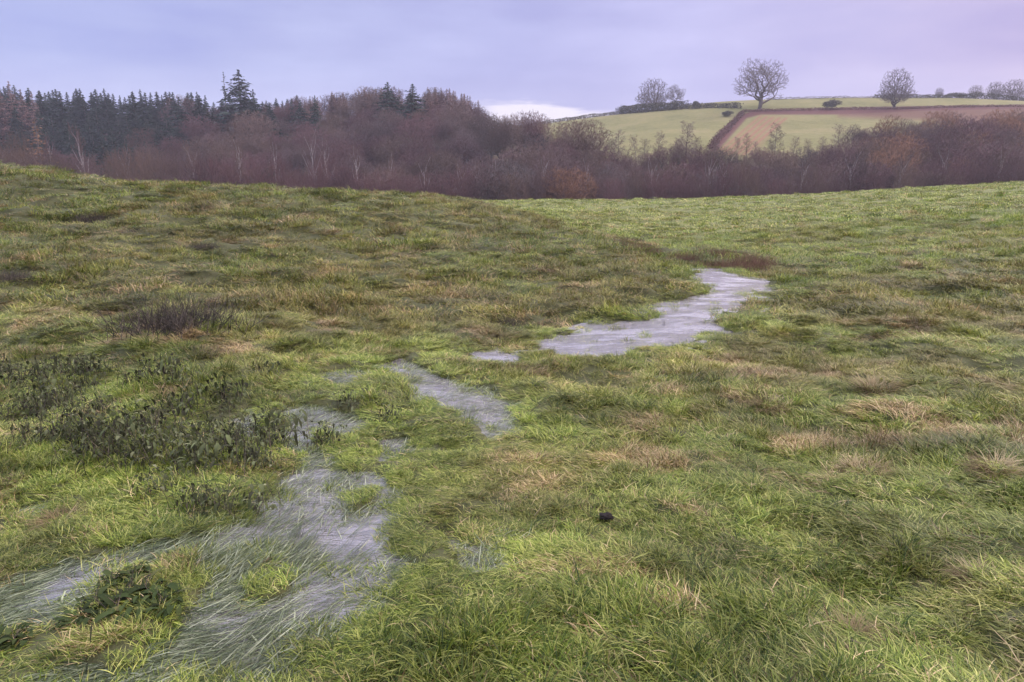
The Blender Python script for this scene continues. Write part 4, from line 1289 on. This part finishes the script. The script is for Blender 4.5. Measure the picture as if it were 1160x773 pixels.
# wilted weeds of the left bank
spots = []
for _ in range(92):
    r1 = rd.random()
    if r1 < .6: px, py = rd.uniform(0, 330), rd.uniform(425, 545)
    elif r1 < .8: px, py = rd.uniform(150, 330), rd.uniform(480, 590)
    else: px, py = rd.uniform(0, 120), rd.uniform(420, 540)
    spots.append((px, py))
for j, (px, py) in enumerate(spots):
    gp = ground_pt(px, py)
    if water_sd(np.array([gp[0]]), np.array([gp[1]]))[0] < .02: continue
    side = ('by the left picture edge', 'below the dead brush', 'above the flooded channel', 'beside the small pools')[min(3, int(px / 85))] + (', back' if py < 465 else ', middle' if py < 510 else ', front') + ' of the patch'
    plant_at('weed_plant', px, py, 'wilted dark weed ' + side, 'weed', 'wilted weeds on the left bank', net_l[j % 6], net_s[j % 2], rd.uniform(.6, 1.35))
for px, py, sc, lab in ((440, 484, .8, 'dark weed on the grassy mound between the two channels, right side'), (395, 470, .9, 'dark weed on the grassy mound between the two channels, left side'),
                    (372, 512, .9, 'dark weed beside the narrow pool below the mound'), (297, 515, .8, 'dark weed at the edge of the tiny leftmost pool')):
    plant_at('weed_plant', px, py, lab, 'weed', None, net_l[1], net_s[0], sc)
# dead brush mound
brush = stem_mesh('dead_brush', rd, 700, .40, .20, (.05, 1.1), .0035, M_DEAD, .5)
gp = ground_pt(203, 388); o = link('dead_brush', brush); o.location = (gp[0], gp[1], gz(*gp[:2]) - .02); o.scale = (1.35, 1.2, 1.15)
tag(o, 'dark mound of dead twiggy brush alone on the left bank', 'brush')
for px, py, s_, lab in ((105, 250, .5, 'small dark dead stump of brush high on the left hill'), (14, 325, .6, 'dark brush patch at the left picture edge below the crest'), (155, 268, .3, 'little dark tuft on the upper left slope'),
                        (570, 372, .55, 'dark rushy tuft on the left bank above the narrow pool'), (232, 290, .35, 'upright rushy tuft in the middle of the left slope')):
    gp = ground_pt(px, py); o = link('dead_brush', brush); o.location = (gp[0], gp[1], gz(*gp[:2]) - .02); k_ = s_ * gp[1] / 12 + .2; o.scale = (k_, k_, k_ * .9); o.rotation_euler = (0, 0, px)
    tag(o, lab, 'brush')
# brown sedge at the head of the pond
def sedge(seed):
    r2 = random.Random(seed); return stem_mesh('sedge_stems', r2, 150, .42, .22, (.05, .5), .004, M_SEDGE, .3)
sed = [sedge(1), sedge(2)]
for j, (px, py) in enumerate([(838, 308), (848, 307), (858, 306), (828, 306), (818, 297), (866, 304), (840, 297), (805, 297), (795, 304), (786, 302), (776, 300), (768, 302), (850, 297), (812, 306), (760, 299)]):
    gp = ground_pt(px, py); o = link('sedge_clump', sed[j % 2]); o.location = (gp[0], gp[1], gz(*gp[:2])); s_ = rd.uniform(.75, 1.1) * (1 if px > 800 else .7); o.scale = (s_, s_, s_ * .8)
    o.rotation_euler = (0, 0, rd.uniform(0, 6))
    tag(o, 'reddish brown sedge clump in the dense band behind the head of the pond' if px > 800 else 'sparse brown sedge clump at the left head of the pond', 'sedge', 'sedge at the head of the pond')
for j, (px, py) in enumerate([(690, 276), (705, 281), (720, 286), (735, 290), (680, 270), (712, 279)]):
    gp = ground_pt(px, py); o = link('sedge_clump', sed[j % 2]); o.location = (gp[0], gp[1], gz(*gp[:2]) - .02); s_ = .8; o.scale = (s_, s_, s_ * .7); o.rotation_euler = (0, 0, j)
    tag(o, 'thin brown sedge in the dip where the left hill meets the far field', 'sedge', 'sedge in the dip')
# single stalks in the pond
for px, py, h_, lab in ((752, 372, .26, 'thin brown stalk standing in the pond at its left bend'), (761, 396, .20, 'thin stalk with a tuft at the near edge of the pond'), (792, 327, .22, 'dark stalk at the left side of the pond head'), (831, 345, .16, 'short stalk in the far right of the pond')):
    gp = ground_pt(px, py); o = link('stalk', stem_mesh('stalk', rd, 3, h_, .008, (.02, .2), .006, M_DEAD, .1)); o.location = (gp[0], gp[1], gz(*gp[:2]))
    tag(o, lab, 'stalk')

# straw tussocks
def tussock_mesh(seed, n=500, rad=.13, comb=True):
    r2 = np.random.default_rng(seed)
    V_ = blades(seed, n, rad, (.14, .34), .0045, (10, 75), (50, 110), 'radial', seg=5)
    a = np.zeros(n * 12); b = np.repeat(r2.random(n), 12)
    attr(V_, 'rnd', 'FLOAT', b)
    V_.materials.clear(); V_.materials.append(M_STRAW)
    return V_
tus = [tussock_mesh(301), tussock_mesh(302)]
tusg = [blades(310, 700, .17, (.14, .32), .0045, (5, 70), (50, 110), 'radial', seg=5), blades(311, 600, .15, (.12, .28), .0045, (5, 70), (50, 110), 'comb', seg=5)]
def tus_at(me_, px, py, s_, lab, nm='tussock', sz_=1.0):
    gp = ground_pt(px, py); o = link(nm, me_); o.location = (gp[0], gp[1], gz(*gp[:2]) - .01); o.scale = (s_ * 1.1, s_, s_ * .85 * sz_); o.rotation_euler = (0, 0, px * .37)
    return tag(o, lab, 'grass tussock')
tus_at(tus[0], 992, 449, .8, 'tallest upright straw coloured tussock in the right of the field', sz_=1.2)
tus_at(tus[1], 870, 476, .6, 'low rusty straw tussock left of the tallest straw tussock')
tus_at(tus[1], 975, 552, .55, 'flattened pale straw tussock below the tallest straw tussock')
tus_at(tus[0], 1125, 552, .6, 'flattened straw tussock near the right picture edge')
tus_at(tus[1], 926, 512, .5, 'small buff straw tussock left of centre on the right bank')
tus_at(tus[0], 920, 400, .55, 'small brown straw tussock above the tallest straw tussock')
tus_at(tus[1], 1140, 378, .6, 'buff straw tussock high near the right picture edge')
tus_at(tus[0], 1110, 668, .45, 'rusty straw tussock in the lower right corner area')
tus_at(tus[1], 962, 735, .45, 'rusty brown straw tussock at the bottom right of the foreground')
tus_at(tus[0], 70, 602, .5, 'buff straw tuft among the green grass at the left edge')
# black clods
def clod(seed, name):
    r2 = random.Random(seed)
    import bmesh
    bm = bmesh.new(); bmesh.ops.create_icosphere(bm, subdivisions=4, radius=1)
    from mathutils import noise as mn
    for v in bm.verts:
        d = 1 + 0.30 * mn.noise(v.co * 1.3 + Vector((seed, 0, 0))) + .14 * mn.noise(v.co * 3.5) + .10 * mn.noise(v.co * 9) + .05 * mn.noise(v.co * 22)
        v.co *= d; v.co.z *= .62
    me_ = bpy.data.meshes.new(name); bm.to_mesh(me_); bm.free(); me_.materials.append(M_SOIL)
    for p in me_.polygons: p.use_smooth = True
    return me_
for px, py, s_, lab, sd_ in ((686, 604, .028, 'black clod of soil lying in the grass right of the middle', 3), (352, 697, .035, 'black lump at the near edge of the foreground water', 4), (372, 690, .026, 'smaller black lump just right of the first at the water edge', 9)):
    gp = ground_pt(px, py); o = link('soil_clod', clod(sd_, 'soil_clod')); o.location = (gp[0], gp[1], gz(*gp[:2]) + s_ * .5 + .012); o.scale = (s_ * 1.2, s_, s_ * .8)
    tag(o, lab, 'clod')
